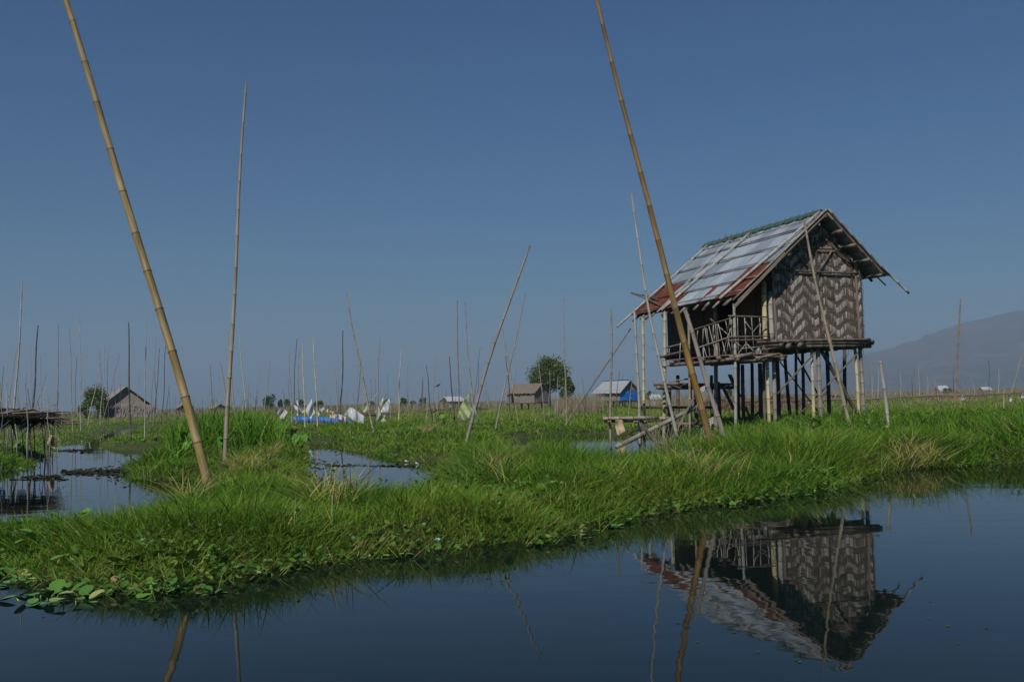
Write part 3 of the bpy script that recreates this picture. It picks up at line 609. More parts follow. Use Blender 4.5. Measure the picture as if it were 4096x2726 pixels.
# barge boards of the front gable
for f, s, ln in ((RL, -1, 3.62), (RR, 1, 2.42)):
    hb('barge_pole', 'grey', f(0, -.03, .03), f(ln, -.03, .03), .026, .022, parent=roof, seg=.4); hb('barge_pole', 'brown', f(.05, .0, -.06), f(ln-.1, -.02, -.07), .03, .025, parent=roof, seg=.4)
mb = MB(); plank(mb, RL(1.75, -.09, -.02), RL(3.72, -.07, -.10), .07, .02, wv); mb.build('barge_board', M['wood'], roof)
hb('barge_pole', 'pale', RR(1.95, .02, .05), ppl(*N('z3', 1425, 835), wv, wv@HA-.05), .03, .028, parent=roof)
hb('barge_pole', 'dark', ppl(*N('z3', 1140, 690), wv, wv@HA+.3), ppl(*N('z3', 1218, 765), wv, wv@HA+.3), .018, .016, parent=roof)
# purlins
for d, f, r_, e in ((.42, RL, .035, .0), (1.05, RL, .035, .05), (1.62, RL, .045, .0), (.62, RR, .05, -.08), (1.12, RR, .045, -.1), (1.66, RR, .045, -.1), (2.2, RR, .035, -.05)):
    hb('purlin', 'brown', f(d, e, -.14), f(d, 5.9, -.14), r_, r_*.9, parent=roof)
for d in (.35, .9, 1.4, 1.95, 2.3):
    hb('batten', 'brown', RR(d, .05, -.03), RR(d, 5.9, -.03), .016, .014, parent=roof, sides=5)
hb('purlin', 'brown', RL(.02, .05, -.2), RL(.02, 5.9, -.2), .05, .05, parent=roof)
hb('purlin', 'brown', RL(3.2, .02, -.13), RL(3.2, 5.9, -.13), .045, .04, parent=roof)
# --- woven gable wall
m, t, b = mat('woven_strip'); at = nn(t, 'ShaderNodeAttribute', attribute_name='node'); tc = nn(t, 'ShaderNodeTexCoord')
r = ramp(t, [(0, (.058, .046, .038)), (.25, (.125, .10, .08)), (.5, (.205, .17, .135)), (.75, (.35, .32, .285)), (1, (.53, .51, .47))]); t.links.new(at.outputs['Fac'], r.inputs[0])
n1 = noise(t, tc.outputs['UV'], 1, 5, .7, (60, 6, 1)); r2 = ramp(t, [(.3, (.6,)*3), (.7, (1.0,)*3)]); t.links.new(n1.outputs[0], r2.inputs[0])
t.links.new(mixc(t, 1.0, r.outputs[0], r2.outputs[0], 'MULTIPLY'), b.inputs['Base Color']); b.inputs['Roughness'].default_value = .6; bump(t, b, n1.outputs[0], .004); M['weave'] = m
uL, uR = -1.385, 1.275
def rooftop(u): return (5.64+u*sl if u < 0 else 5.64-u*sr)-.12
def weave(u_lo, u_hi, zlo, ztopf, FP, seed, dens=1.0, nm='woven_wall', light=1.0, ragr=True):
    R_ = random.Random(seed); mb = MB()
    def strip(a0, a1, z0, z1, off, tint, arch=.006):
        vs = []; k = 3
        for i in range(k+1):
            q = i/k; bow = arch*math.sin(q*math.pi)
            if (z1-z0) > (a1-a0): z = z0+(z1-z0)*q; vs += [FP(a0, z, off+bow), FP(a1, z, off+bow)]
            else: a = a0+(a1-a0)*q; vs += [FP(a, z1, off+bow), FP(a, z0, off+bow)]
        fs = [[2*i, 2*i+1, 2*i+3, 2*i+2] for i in range(k)]; o = R_.random()*5
        us = [[(o, i*.07), (o+.05, i*.07), (o+.05, (i+1)*.07), (o, (i+1)*.07)] for i in range(k)]
        mb.add(vs, fs, us, [tint]*len(vs))
    # horizontal dark slats
    z = zlo
    while z < max(ztopf(0), ztopf(u_lo), ztopf(u_hi)):
        u = u_lo-R_.uniform(0, .03)
        while u < u_hi:
            ln = R_.uniform(.12, .42); e = min(u+ln, u_hi+(R_.uniform(-.01, .05) if ragr else 0))
            if z < ztopf(u) and z < ztopf(e): strip(u, e, z, z+.0125, R_.uniform(0, .004), max(0, min(1, R_.gauss(.27, .11))))
            u = e+.001
        z += .0145
    cw = .041; n = int((u_hi-u_lo)/cw); per = .30
    tri = lambda i: (abs(((i+3) % 16)-8))/8.0
    for i in range(n):
        u = u_lo+.01+i*cw; ph = -tri(i)*.27 + .02*math.sin(i*.9)+.03*math.sin(i*.31+1); ris = ((i+3) % 16) < 8
        k = -2
        while True:
            z0 = zlo+ph+k*per+R_.uniform(-.008, .008); k += 1
            if z0 > ztopf(u): break
            z1 = z0+.16+R_.uniform(-.012, .012)
            z0 = max(z0, zlo+.005); z1 = min(z1, ztopf(u+.02))
            if z1-z0 < .03 or R_.random() < .07+.25*(float(hashn(u*9+3, z0*9, 3.0)) > .8): continue
            tn = R_.gauss(.80 if ris else .56, .16)*light*(.86+.3*float(hashn(u*9, z0*9, 2.3)))
            strip(u+R_.uniform(0, .003), u+cw-.005, z0, z1, .010+R_.uniform(0, .004), max(.1, min(1, tn)), arch=.009)
            if R_.random() < .25: strip(u+cw*.45, u+cw*.55, z0, z1, .021, .25, arch=0)
    return mb
mb = weave(uL, uR, DK+.02, rooftop, lambda u, z, o: HP(u, .45-o, z), 5)
box(mb, HP(-.05, .475, DK+.86), uv*1.33, wv*.01, np.array([0, 0, .86]))
vs = [HP(uL, .46, DK+1.7), HP(uR, .46, DK+1.7), HP(uR, .46, rooftop(uR)), HP(0, .46, rooftop(0)), HP(uL, .46, rooftop(uL))]
mb.add(vs, [[0, 1, 2, 3, 4]])
gable = mb.build('woven_gable_wall', M['weave'], hut)
def gbat(p, q, wd, th, mn='wood', nm='wall_batten', off=.40):
    mb = MB(); plank(mb, hw('z3', *p, off), hw('z3', *q, off), wd, th, wv); return mb.build(nm, M[mn], hut)
gbat((203, 640), (232, 1250), .05, .02); gbat((222, 900), (240, 1250), .04, .018, 'wood', off=.405)
gbat((583, 330), (640, 1235), .055, .02, 'darkwood'); gbat((545, 330), (560, 620), .04, .02, 'darkwood')
gbat((940, 560), (985, 1235), .06, .02, 'wood'); gbat((905, 600), (960, 1235), .035, .018, 'darkwood', off=.41)
gbat((430, 422), (760, 425), .06, .02, 'wood'); gbat((400, 445), (780, 455), .03, .02, 'wood', off=.395)
hb('wall_beam', 'dark', hw('z3', 175, 612, .37), hw('z3', 960, 655, .37), .024, .022, bend=-.02, bdir=np.array([0, 0, 1.0]))
hb('wall_brace', 'brown', hw('z3', 390, 440, .38), hw('z3', 525, 615, .38), .02, .018); hb('wall_brace', 'brown', hw('z3', 735, 450, .38), hw('z3', 620, 640, .38), .022, .018)
hb('wall_brace', 'brown', hw('z3', 640, 310, .36), hw('z3', 920, 600, .38), .02, .018)
# left wall (facing the veranda), back wall, right wall
def sidewall(name, f, material):
    mb = MB(); f(mb); return mb.build(name, material, hut)
def left(mb):
    for a, b_ in ((.5, 1.15), (1.17, 1.95), (3.05, 3.75), (3.77, 4.5), (4.52, 5.2), (5.22, 5.95)):
        box(mb, HP(-1.39, (a+b_)/2, (DK+4.38)/2), uv*.012, wv*(b_-a)/2, np.array([0, 0, (4.38-DK)/2-random.uniform(0, .03)]))
    box(mb, HP(-1.385, 2.5, 4.25), uv*.012, wv*.6, np.array([0, 0, .14]))
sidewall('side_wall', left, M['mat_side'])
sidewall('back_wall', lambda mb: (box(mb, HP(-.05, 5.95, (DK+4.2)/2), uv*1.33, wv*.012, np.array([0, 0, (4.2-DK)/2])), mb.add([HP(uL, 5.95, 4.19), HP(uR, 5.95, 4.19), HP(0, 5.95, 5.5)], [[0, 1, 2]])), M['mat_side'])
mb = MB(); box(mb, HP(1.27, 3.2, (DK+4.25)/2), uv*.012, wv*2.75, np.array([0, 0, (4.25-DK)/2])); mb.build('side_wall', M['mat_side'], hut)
mb = MB()  # ragged woven ends at the right corner
for i in range(150):
    z = DK+.03+i*.0112; p = HP(1.24, .44+random.uniform(-.02, .03), z); q = p+uv*random.uniform(.03, .11)+np.array([0, 0, random.uniform(-.012, .012)])
    tube(mb, [p, q], [.006, .004], 4)
mb.build('wall_fringe', M['brown'], hut)
mb = MB()
for w in (.55, 1.2, 2.0, 3.05, 3.8, 4.55): plank(mb, HP(-1.41, w, DK+.02), HP(-1.41, w, 4.35), .045, .02, uv)
mb.build('wall_posts', M['darkwood'], hut)
hb('post', 'tan', hu('z1', 612, 900, -1.55), hu('z1', 605, 715, -1.55), .04, .038)
# --- veranda
VZ = 2.07
mb = MB()
for i in range(13):
    u = -2.72+i*.108; plank(mb, HP(u, .12+random.uniform(-.12, .05), VZ+random.uniform(-.01, .012)), HP(u+random.uniform(-.02, .02), 3.3+random.uniform(-.2, .1), VZ+random.uniform(-.01, .01)), .1, .022)
mb.build('veranda_floor', M['wood'], hut)
mb = MB()
for w in (.15, .75, 1.5, 2.3, 3.15): bamboo(mb, HP(-2.85, w, VZ-.06), HP(-1.25, w, VZ-.06), .045, .045)
for u in (-2.7, -2.0, -1.45): bamboo(mb, HP(u, .0, VZ-.13), HP(u, 3.4, VZ-.13), .045, .045)
mb.build('veranda_joists', M['brown'], hut)
mb = MB()
bamboo(mb, hw('zv', 1600, 1045, .05), hw('zv', 1890, 985, .02), .05, .045); bamboo(mb, hw('zv', 1620, 1090, .1), hw('zv', 2220, 1098, .12), .04, .04)
bamboo(mb, hw('zv', 1950, 1060, .0), hw('zv', 2345, 985, .0), .035, .03); bamboo(mb, hw('zv', 1450, 1080, .12), hw('zv', 1620, 1075, .1), .035, .035)
bamboo(mb, hw('zv', 1690, 1020, .3), hw('zv', 2250, 1000, .25), .04, .04); bamboo(mb, hw('zv', 1500, 1350, 1.0), hw('zv', 1500, 1350, 1.6), .03, .03)
mb.build('veranda_edge_poles', M['wood'], hut)
def rail(zm, x0, y0, x1, y1, r_, mn='grey', pl=None, nm='rail', side='u'):
    f = hu if side == 'u' else hw; pl = (-2.72 if side == 'u' else .06) if pl is None else pl
    return hb(nm, mn, f(zm, x0, y0, pl), f(zm, x1, y1, pl), r_, r_*.85, sides=6, seg=.3)
rail('zv', 880, 590, 1530, 385, .02, 'brown'); rail('zv', 965, 890, 1560, 690, .025, 'grey'); rail('zv', 455, 880, 800, 795, .022, 'grey'); rail('zv', 350, 1040, 840, 915, .035, 'brown'); rail('zv', 360, 1205, 860, 1110, .022, 'grey')
rail('zv', 1485, 350, 2130, 368, .022, 'brown', side='w'); rail('zv', 1500, 762, 2190, 742, .022, 'brown', side='w'); rail('zv', 1560, 700, 2180, 690, .02, 'brown', side='w'); rail('zv', 1700, 900, 2100, 860, .016, 'grey', side='w'); rail('zv', 2100, 910, 2330, 880, .016, 'brown', side='w')
for x0, y0, x1, y1 in ((970, 590, 955, 870), (1065, 560, 1055, 850), (1090, 540, 1145, 870), (1120, 535, 1190, 1140), (1160, 520, 1240, 850), (1235, 500, 1220, 850), (1268, 485, 1325, 1110), (1295, 475, 1350, 1100), (1315, 480, 1450, 1040), (1440, 420, 1480, 640),
                       (1070, 870, 1165, 1150), (1060, 880, 1080, 1160), (1240, 830, 1305, 1100), (1280, 850, 1330, 1100), (1490, 640, 1370, 1080), (1520, 560, 1450, 1030), (1480, 740, 1540, 980), (1520, 370, 1470, 680), (1545, 400, 1550, 980), (1525, 400, 1560, 990),
                       (890, 600, 935, 760), (740, 680, 765, 1150), (760, 750, 780, 1180), (680, 800, 665, 1170), (495, 870, 495, 1070), (800, 960, 790, 1180), (830, 980, 835, 1260), (905, 650, 985, 1000), (935, 750, 1060, 1170)):
    rail('zv', x0, y0, x1, y1, .0105, random.choice(('pale', 'grey', 'pale')), nm='baluster', pl=-2.72+random.uniform(-.03, .03))
for x0, y0, x1, y1 in ((1640, 370, 1655, 960), (1760, 380, 1790, 980), (1770, 440, 1895, 610), (1900, 620, 2030, 465), (1875, 375, 1915, 930), (2010, 380, 2040, 860), (2030, 480, 2010, 700), (1600, 780, 1750, 900), (1655, 980, 1800, 790), (1800, 820, 1945, 980), (1935, 960, 2010, 860), (2080, 840, 2040, 960), (2130, 390, 2150, 660), (2100, 560, 2140, 400), (1780, 560, 1770, 690)):
    rail('zv', x0, y0, x1, y1, .011, random.choice(('pale', 'grey', 'grey')), nm='baluster', side='w')
rail('zv', 1185, 400, 1250, 455, .02, 'brown', nm='baluster'); rail('zv', 1330, 530, 1500, 680, .018, 'grey', nm='baluster', pl=-2.2)
# --- landings and steps down to the water
def landing(zm, x0, x1, y, w0, w1, Y, label, thick_rows=7, mn='wood', slope=0.0, nm='landing'):
    """a small deck of poles seen edge on"""
    a = pY(*N(zm, x0, y), Y); b_ = pY(*N(zm, x1, y+slope), Y); mb = MB(); n = thick_rows
    for i in range(n):
        o = np.array([0, (w1-w0)*i/(n-1), 0])+np.array([random.uniform(-.12, .12), 0, random.uniform(-.012, .02)])
        bamboo(mb, a+o, b_+o+np.array([random.uniform(-.1, .1), 0, 0]), .032*random.uniform(.8, 1.2), .03, sides=6)
    d = (b_-a)
    for q in (.12, .5, .88): bamboo(mb, a+d*q+np.array([0, w0-.15, -.07]), a+d*q+np.array([0, w1+.15, -.07]), .035, .03, sides=6)
    o = mb.build(nm, M[mn], hut); return o
landing('zs', 985, 2100, 140, 0, .9, 27.6, '', 8, 'brown', nm='upper_landing')
hb('landing_beam', 'brown', pY(*N('zs', 945, 188), 27.5), pY(*N('zs', 2100, 185), 28.6), .055, .05)
hb('landing_beam', 'grey', pY(*N('zs', 1130, 95), 27.4), pY(*N('zs', 1520, 40), 27.6), .022, .02)
landing('zs', 605, 1750, 490, 0, .8, 28.9, '', 6, 'darkwood', nm='middle_landing')
landing('zs', 1150, 1600, 735, 0, .6, 28.0, '', 4, 'brown', nm='lower_step')
mb = MB()
for i, (x0, x1, y0, y1, Y) in enumerate(((120, 970, 658, 640, 27.9), (140, 700, 690, 685, 28.0), (470, 1180, 670, 655, 28.2), (640, 1080, 690, 665, 28.4), (300, 900, 688, 690, 28.5), (980, 1200, 655, 650, 28.1))):
    bamboo(mb, pY(*N('zs', x0, y0), Y), pY(*N('zs', x1, y1), Y), .05, .045)
mb.build('jetty_deck', M['tan'], hut)
mb = MB()
for x in (205, 600, 640, 760): bamboo(mb, pY(*N('zs', x, 705), 27.7), pY(*N('zs', x+30, 712), 28.7), .035, .03, sides=6)
mb.build('jetty_beams', M['wood'], hut)
for x0, y0, x1, y1, Y, wd, mn in ((235, -100, 243, 890, 27.95, 34, 'grey'), (598, -1000, 660, 880, 27.95, 42, 'grey'), (665, 175, 670, 560, 28.8, 42, 'brown'), (1128, 250, 1130, 930, 28.6, 46, 'brown'), (745, 740, 750, 930, 28.9, 44, 'darkwood')):
    if y0 == -100 or y0 == -1000: continue
    a, b_ = pY(*N('zs', x0, y0), Y), pY(*N('zs', x1, y1), Y); b_[2] = min(b_[2], -.2); hb('post', mn if mn != 'darkwood' else 'dark', b_, a, wd*ZT['zs'][2]*Y/F/2)
# roof corner stays
hb('stay_pole', 'brown', pY(*N('z6', 1722, 1055), 27.3), pY(*N('z1', 258, 842), 30.2), .022, .016)
hb('thin_wire', 'dark', hu('z1', 285, 860, -2.8), hu('z1', 440, 980, -2.72), .004, .004, nodes=False, sides=4, bend=-.12, bdir=np.array([0, 0, 1.0]))
# ------------------------------------------------------------------ bamboo poles standing in the marsh
def pole(zm, xb, yb, xt, yt, wd, mn, label, g=.3, bend=0.0, Y=None, group=None, sides=None, taper=.5, dY=0.0, name='bamboo_pole', seg=.48):
    (xb, yb), (xt, yt) = N(zm, xb, yb), N(zm, xt, yt)
    if zm in ('z4', 'm5', 'z6'): wd = wd*.46
    if Y is None: Y = min(max((EYE-g)*F/max(yb-hz(xb), 5), 6), 170)
    b_ = pY(xb, yb, Y); a = pY(xt, yt, Y+dY); d = (b_-a)/np.linalg.norm(b_-a); gz = ground_at(b_[0], b_[1])
    zb = min(gz, 0)-.3 if gz < .02 else gz-.3
    b_ = b_+d*((zb-b_[2])/d[2]) if d[2] < -.05 else b_
    r_ = wd*Y/F/2
    mb = MB(); near = Y < 45
    bamboo(mb, b_, a, r_, r_*taper, seg=seg if near else .6, sides=sides or (14 if Y < 20 else 8 if near else 5), bend=bend*Y/F, nodes=Y < 70, wob=.012 if near else .03)
    o = mb.build(name, M[mn], origin=b_); return tag(o, label, 'pole', group)
p1_ = pole('n', 827, 1925, 240, -60, 38, 'yellow', 'thick yellow bamboo pole leaning left in the grass of the near bank', g=.25, bend=12, taper=.62, dY=.5, seg=.56)
pole('n', 904, 1838, 986, 330, 19, 'tan', 'tall upright tan bamboo pole rising from the reedy clump beside the thick leaning yellow one', g=.25, taper=.42, bend=-5)
pole('n', 2858, 1800, 2360, -120, 30, 'orange', 'tall orange brown bamboo pole leaning left in front of the hut stairs', Y=16, g=.3, bend=-10, taper=.45, seg=.56)
pole('n', 2895, 1758, 2738, 1240, 20, 'grey', 'grey split bamboo prop tied against the orange brown pole', Y=17.2, taper=.8, bend=4)
pole('n', 2722, 1785, 2524, 772, 14, 'pale', 'pale crooked thin pole leaning left in front of the left roof corner', Y=20, taper=.55, bend=-18)
pole('n', 3404, 1708, 3216, 887, 17, 'tan', 'slim tan pole leaning across the woven gable wall', Y=22.5, taper=.5, bend=-8)
pole('n', 1870, 1758, 2120, 982, 15, 'grey', 'grey pole leaning right with the pale green mesh bag tied to its foot', g=.25, taper=.55, bend=-14)
pole('n', 3550, 1690, 3521, 1440, 15, 'pale', 'short thick weathered post in the tall grass right of the hut', g=.45, taper=.95, bend=3)
pole('n', 3819, 1615, 3843, 1196, 8.5, 'red', 'tall reddish thin pole standing alone right of the hut before the hills', Y=40, taper=.6)
pole('n', 3756, 1632, 3747, 1521, 8, 'grey', 'short grey stake in the grass just left of the tall reddish pole', Y=48, taper=.95)
pole('n', 4014, 1640, 4015, 1578, 7, 'tan', 'short stubby stake near the right edge under the walkway', Y=44, taper=1)
pole('n', 2442, 1738, 2446, 1236, 10, 'grey', 'upright grey pole at the outer end of the bamboo jetty', Y=27.9, taper=.75)
pole('n', 2552, 1735, 2535, 1240, 13, 'pale', 'pale bent pole through the jetty below the left eave of the hut', Y=28.0, taper=.75, bend=8)
pole('n', 1496, 1722, 1386, 1172, 9.5, 'tan', 'leaning tan pole in front of the grey plastic sheet, the longest around the rack', g=.2, taper=.45, bend=-4)
T4 = [ # left group, z4
 (115, 1290, 222, -300, 22, 'pale', 'tall pale grey pole rising behind the left end of the drying rack'),
 (298, 1150, 371, 122, 20, 'dark', 'thick dark mottled pole leaning right behind the drying rack'),
 (545, 1202, 567, 120, 12, 'grey', 'grey pole just right of the drying rack at the pool edge'),
 (703, 1168, 670, 150, 11, 'grey', 'slightly leaning grey pole, second right of the drying rack'),
 (718, 1072, 738, 415, 7, 'brown', 'thin brown pole close behind the second pole right of the drying rack'),
 (780, 1138, 771, 38, 10, 'pale', 'tall straight pale pole before the yellow green bush'),
 (846, 1095, 973, 455, 9, 'pale', 'pale pole leaning right in front of the light green tree'),
 (1012, 1060, 960, 360, 6, 'brown', 'thin pole leaning left across the light green tree'),
 (967, 1088, 1016, 285, 8, 'pale', 'tall thin pole at the left corner of the thatched lodge'),
 (1045, 1075, 1037, 420, 6, 'dark', 'thin dark upright pole at the left corner of the thatched lodge'),
 (985, 1092, 1157, 397, 8, 'grey', 'grey pole leaning far right before the lodge gable'),
 (1115, 1072, 1104, 548, 6, 'grey', 'thin grey pole straight before the lodge gable'),
 (1163, 1045, 1162, 690, 6, 'dark', 'short dark pole at the middle of the lodge front'),
 (1257, 1238, 1240, 92, 18, 'dark', 'thick dark pole on the small grass island before the lodge'),
 (1320, 1018, 1346, 520, 5, 'grey', 'thin pole in front of the right side of the lodge'),
 (1393, 1228, 1412, -22, 11, 'pale', 'very tall pale slender pole on the small grass island'),
 (1448, 1072, 1507, 238, 7, 'grey', 'thin grey pole leaning right beyond the right end of the lodge'),
 (1474, 1190, 1542, 340, 11, 'brown', 'brown footed pole leaning right just left of the thick yellow pole'),
 (1508, 1092, 1497, 560, 7, 'brown', 'thin brown pole between the two leaning poles beyond the lodge'),
 (1560, 1088, 1606, 238, 9, 'dark', 'dark thin pole half behind the thick leaning yellow pole'),
 (1605, 1030, 1630, 694, 6, 'dark', 'short dark pole just behind the foot part of the thick yellow pole'),
 (60, 1010, 165, 325, 9, 'grey', 'grey pole leaning right at the left picture edge above the drying rack'),
 (62, 1000, 68, 400, 8, 'pale', 'crooked pale stick at the left picture edge above the drying rack'),
 (3, 900, 37, 512, 7, 'dark', 'dark pole cut by the left picture edge'),
 (310, 900, 297, 287, 5, 'grey', 'thin grey pole just left of the thick dark mottled pole'),
 (402, 960, 388, 415, 7, 'grey', 'thin grey pole just right of the thick dark mottled pole'),
 (397, 760, 455, 587, 6, 'brown', 'brown twig leaning right, crossing the thin pole right of the mottled one'),
 (173, 900, 185, 505, 6, 'grey', 'faint thin pole right of the tall pale grey pole at the left'),
 (240, 1000, 253, 570, 9, 'grey', 'pale crooked stick left of the foot of the mottled pole'),
 (430, 950, 428, 640, 8, 'pale', 'pale twisted stick rising behind the middle of the drying rack')]
for a in T4: pole('z4', *a[:6], a[6], g=.15)
T5 = [
 (339, 1005, 268, 178, 11, 'tan', 'tan pole partly hidden behind the tall upright tan pole'),
 (440, 880, 372, 145, 12, 'pale', 'pale curved pole leaning left behind the tall reeds'),
 (258, 800, 195, 472, 9, 'red', 'dark reddish pole leaning left just left of the tall upright tan pole'),
 (120, 900, 100, 510, 6, 'dark', 'thin dark pole left above the tall reeds'), (131, 905, 130, 597, 6, 'grey', 'thin grey pole second left above the tall reeds'),
 (93, 905, 90, 665, 5, 'grey', 'short thin pole left above the tall reeds'), (163, 905, 192, 617, 4, 'grey', 'faint thin pole leaning right above the tall reeds'),
 (553, 900, 580, 508, 6, 'grey', 'grey thin pole leaning right, left of the tallest far tree'), (620, 925, 684, 445, 8, 'grey', 'grey pole leaning right in front of the tallest far tree'),
 (492, 890, 469, 635, 5, 'grey', 'short thin pole leaning left beyond the tall reeds'),
 (890, 1072, 860, 380, 9, 'tan', 'tan pole leaning left, leftmost of the cluster at the plastic sheets'), (893, 1060, 931, 248, 9, 'dark', 'dark pole leaning right in the cluster at the plastic sheets'),
 (940, 1075, 952, 386, 11, 'tan', 'tan pole with a white rag, middle of the cluster at the plastic sheets'), (1015, 1112, 988, 292, 12, 'cream', 'knotty cream pole left of the blue trough middle'),
 (1138, 1122, 1092, 236, 13, 'cream', 'cream pole leaning left in front of the blue trough'), (1325, 960, 1303, 535, 10, 'tan', 'tan pole behind the cream sheet left of the dark mottled pole'),
 (1354, 1072, 1386, 170, 15, 'dark', 'dark mottled pole right of the blue trough'), (1516, 910, 1515, 518, 6, 'grey', 'thin grey upright pole before the leaning tan pole at the rack'),
 (1520, 905, 1557, 443, 7, 'dark', 'thin dark pole crossing behind the leaning tan pole at the rack'), (1705, 1072, 1733, 263, 12, 'grey', 'grey pole standing at the knotted net of the rack'),
 (1914, 1060, 1936, 336, 11, 'cream', 'cream pole at the right end of the bamboo rack'), (1990, 1022, 2005, 466, 6, 'grey', 'thin grey pole first right of the rack end'),
 (2010, 960, 2016, 572, 5, 'grey', 'shorter thin pole second right of the rack end'), (2118, 965, 2154, 618, 6, 'dark', 'thin dark pole leaning right behind the low brown weed bank'),
 (1206, 960, 1202, 640, 5, 'grey', 'faint thin pole above the blue trough'), (832, 930, 802, 745, 7, 'dark', 'short dark pole leaning left above the mauve sheet'),
 (1340, 930, 1331, 648, 5, 'brown', 'thin brown pole between the cream sheet and the dark mottled pole'), (1690, 940, 1692, 640, 5, 'brown', 'thin short pole left of the netted grey pole')]
for a in T5: pole('m5', *a[:6], a[6], g=.15)
T6 = [
 (333, 1002, 274, 418, 11, 'dark', 'grey pole leaning left with a dark top, left of the small metal roofed hut'), (280, 1003, 283, 645, 9, 'pale', 'short pale post left of the small metal roofed hut'),
 (349, 998, 363, 328, 9, 'tan', 'tan slim pole just left of the pole with the bird'), (574, 1045, 512, 328, 14, 'dark', 'dark pole leaning left across the small metal roofed hut'),
 (226, 918, 241, 540, 6, 'dark', 'thin dark pole in the gap between the bush and the brown weed bank'), (140, 915, 156, 655, 6, 'grey', 'short grey pole among the three far trees'),
 (620, 1052, 596, -262, 13, 'red', 'tall reddish tan pole left beside the green mesh bag'), (772, 1000, 670, -232, 14, 'tan', 'tall tan pole leaning left, rising from behind the green mesh bag'),
 (765, 860, 838, 232, 8, 'brown', 'thin brown pole leaning right behind the grey pole with the mesh bag'), (808, 978, 823, 386, 6, 'dark', 'thin dark upright pole right of the mesh bag'),
 (998, 1080, 1318, -332, 15, 'tan', 'long tan pole leaning right left of the thatched hut, crossing another'), (1238, 1020, 1075, 38, 12, 'tan', 'tan pole leaning left in front of the thatched hut'),
 (1162, 995, 1110, 322, 12, 'dark', 'dark pole leaning left where the two tan poles cross'), (1110, 965, 1226, 482, 5, 'brown', 'thin twig like pole leaning right before the thatched hut'),
 (1515, 1002, 1440, 278, 10, 'grey', 'grey pole leaning left in front of the round tree'), (1557, 940, 1568, 485, 6, 'pale', 'thin pale pole before the right half of the round tree'),
 (1645, 940, 1650, 515, 7, 'pale', 'thin pale pole at the right edge of the round tree'), (1742, 1015, 1705, -275, 13, 'tan', 'tall knotty tan pole right of the round tree'),
 (1724, 990, 1722, 632, 12, 'brown', 'short brown stake tied beside the tall knotty pole'), (985, 905, 1020, 490, 4, 'grey', 'faint thin pole leaning right before the thatched hut'), (965, 905, 967, 510, 4, 'grey', 'faint upright thin pole left of the thatched hut'),
 (1268, 925, 1235, 690, 5, 'brown', 'short stick leaning left at the doorway of the thatched hut'), (1370, 990, 1440, 760, 6, 'tan', 'tan stick, left leg of the crossed sticks before the thatched hut'), (1465, 992, 1370, 700, 6, 'tan', 'tan stick, right leg of the crossed sticks before the thatched hut'),
 (1415, 985, 1365, 880, 5, 'brown', 'short dark stick beside the crossed sticks'), (2250, 920, 2290, 480, 8, 'dark', 'dark stake leaning right against the blue tarpaulin hut'), (2052, 880, 2056, 618, 5, 'grey', 'thin pole at the left end of the blue tarpaulin hut'), (1790, 790, 1788, 602, 4, 'grey', 'small thin pole above the dry reeds')]
for a in T6: pole('z6', *a[:6], a[6], g=.2)
for a in [(2014, 1010, 2085, 400, 5, 'grey', 'thin grey pole leaning right between the jetty poles')]: pole('zt', *a[:6], a[6], g=.25)
pole('n', 4054, 1538, 4094, 1404, 3.5, 'tan', 'thin pole leaning right beyond the walkway near the right edge', Y=110)
for x, y0, y1, c_, lb in ((3712, 1500, 1565, 'pale', 'whitish far stake left of the short grey stake'), (3812, 1470, 1570, 'dark', 'thin dark stake just left of the tall reddish pole'), (3958, 1442, 1572, 'dark', 'dark thin pole in the far field midway between the red pole and the right edge'), (3993, 1468, 1570, 'pale', 'pale thin pole in the far field left of the right edge'),
                          (3603, 1482, 1570, 'pale', 'pale thin far pole right of the short thick post'), (3650, 1508, 1572, 'dark', 'small dark far pole before the foot of the hills'), (3512, 1470, 1580, 'pale', 'pale far pole just left of the short thick post'), (3886, 1498, 1568, 'grey', 'grey far pole right of the tall reddish pole'), (3678, 1470, 1568, 'pale', 'faint pale pole before the brown patch of the hills')):
    pole('n', x, y1, x+random.uniform(-4, 4), y0, 3.2, c_, lb, Y=100)
# far poles nothing tells apart
r_ = [o for o in bpy.data.objects if o.name == 'drying_rack']
nfar = 0; fg = 'thin far poles above the reeds'
smb = MB()
for i in range(350):
    px = random.choice((random.uniform(0, 720), random.uniform(650, 2000), random.uniform(650, 2000), random.uniform(2000, 3000), random.uniform(3000, 4090)))
    Y = random.choice((random.uniform(90, 150), random.uniform(140, 260))) if i < 180 else random.uniform(200, 340); hgt = random.uniform(1.6, 4.6)*(1 if px < 2100 else .85)
    x = (px-2048)/F*Y; b_ = np.array([x, Y, -.05]); lean = random.gauss(0, .06) if random.random() < .8 else random.gauss(0, .25)
    mb = MB() if i < 180 else smb; r_ = random.uniform(.02, .036)*(Y/140); e = b_+np.array([lean*hgt, random.gauss(0, .1), hgt])
    bamboo(mb, b_, e, r_, r_*.55, seg=2.0, sides=4, bend=random.gauss(0, .08), nodes=False)
    if i < 180: tag(mb.build('bamboo_pole', M[random.choice(('grey', 'grey', 'dark', 'brown', 'pale'))], origin=b_), 'thin distant pole standing in the hazy reed beds along the horizon', 'pole', fg)
tag(smb.build('distant_stakes', M['grey']), 'countless faint stakes in the farthest haze', 'poles', kind='stuff')
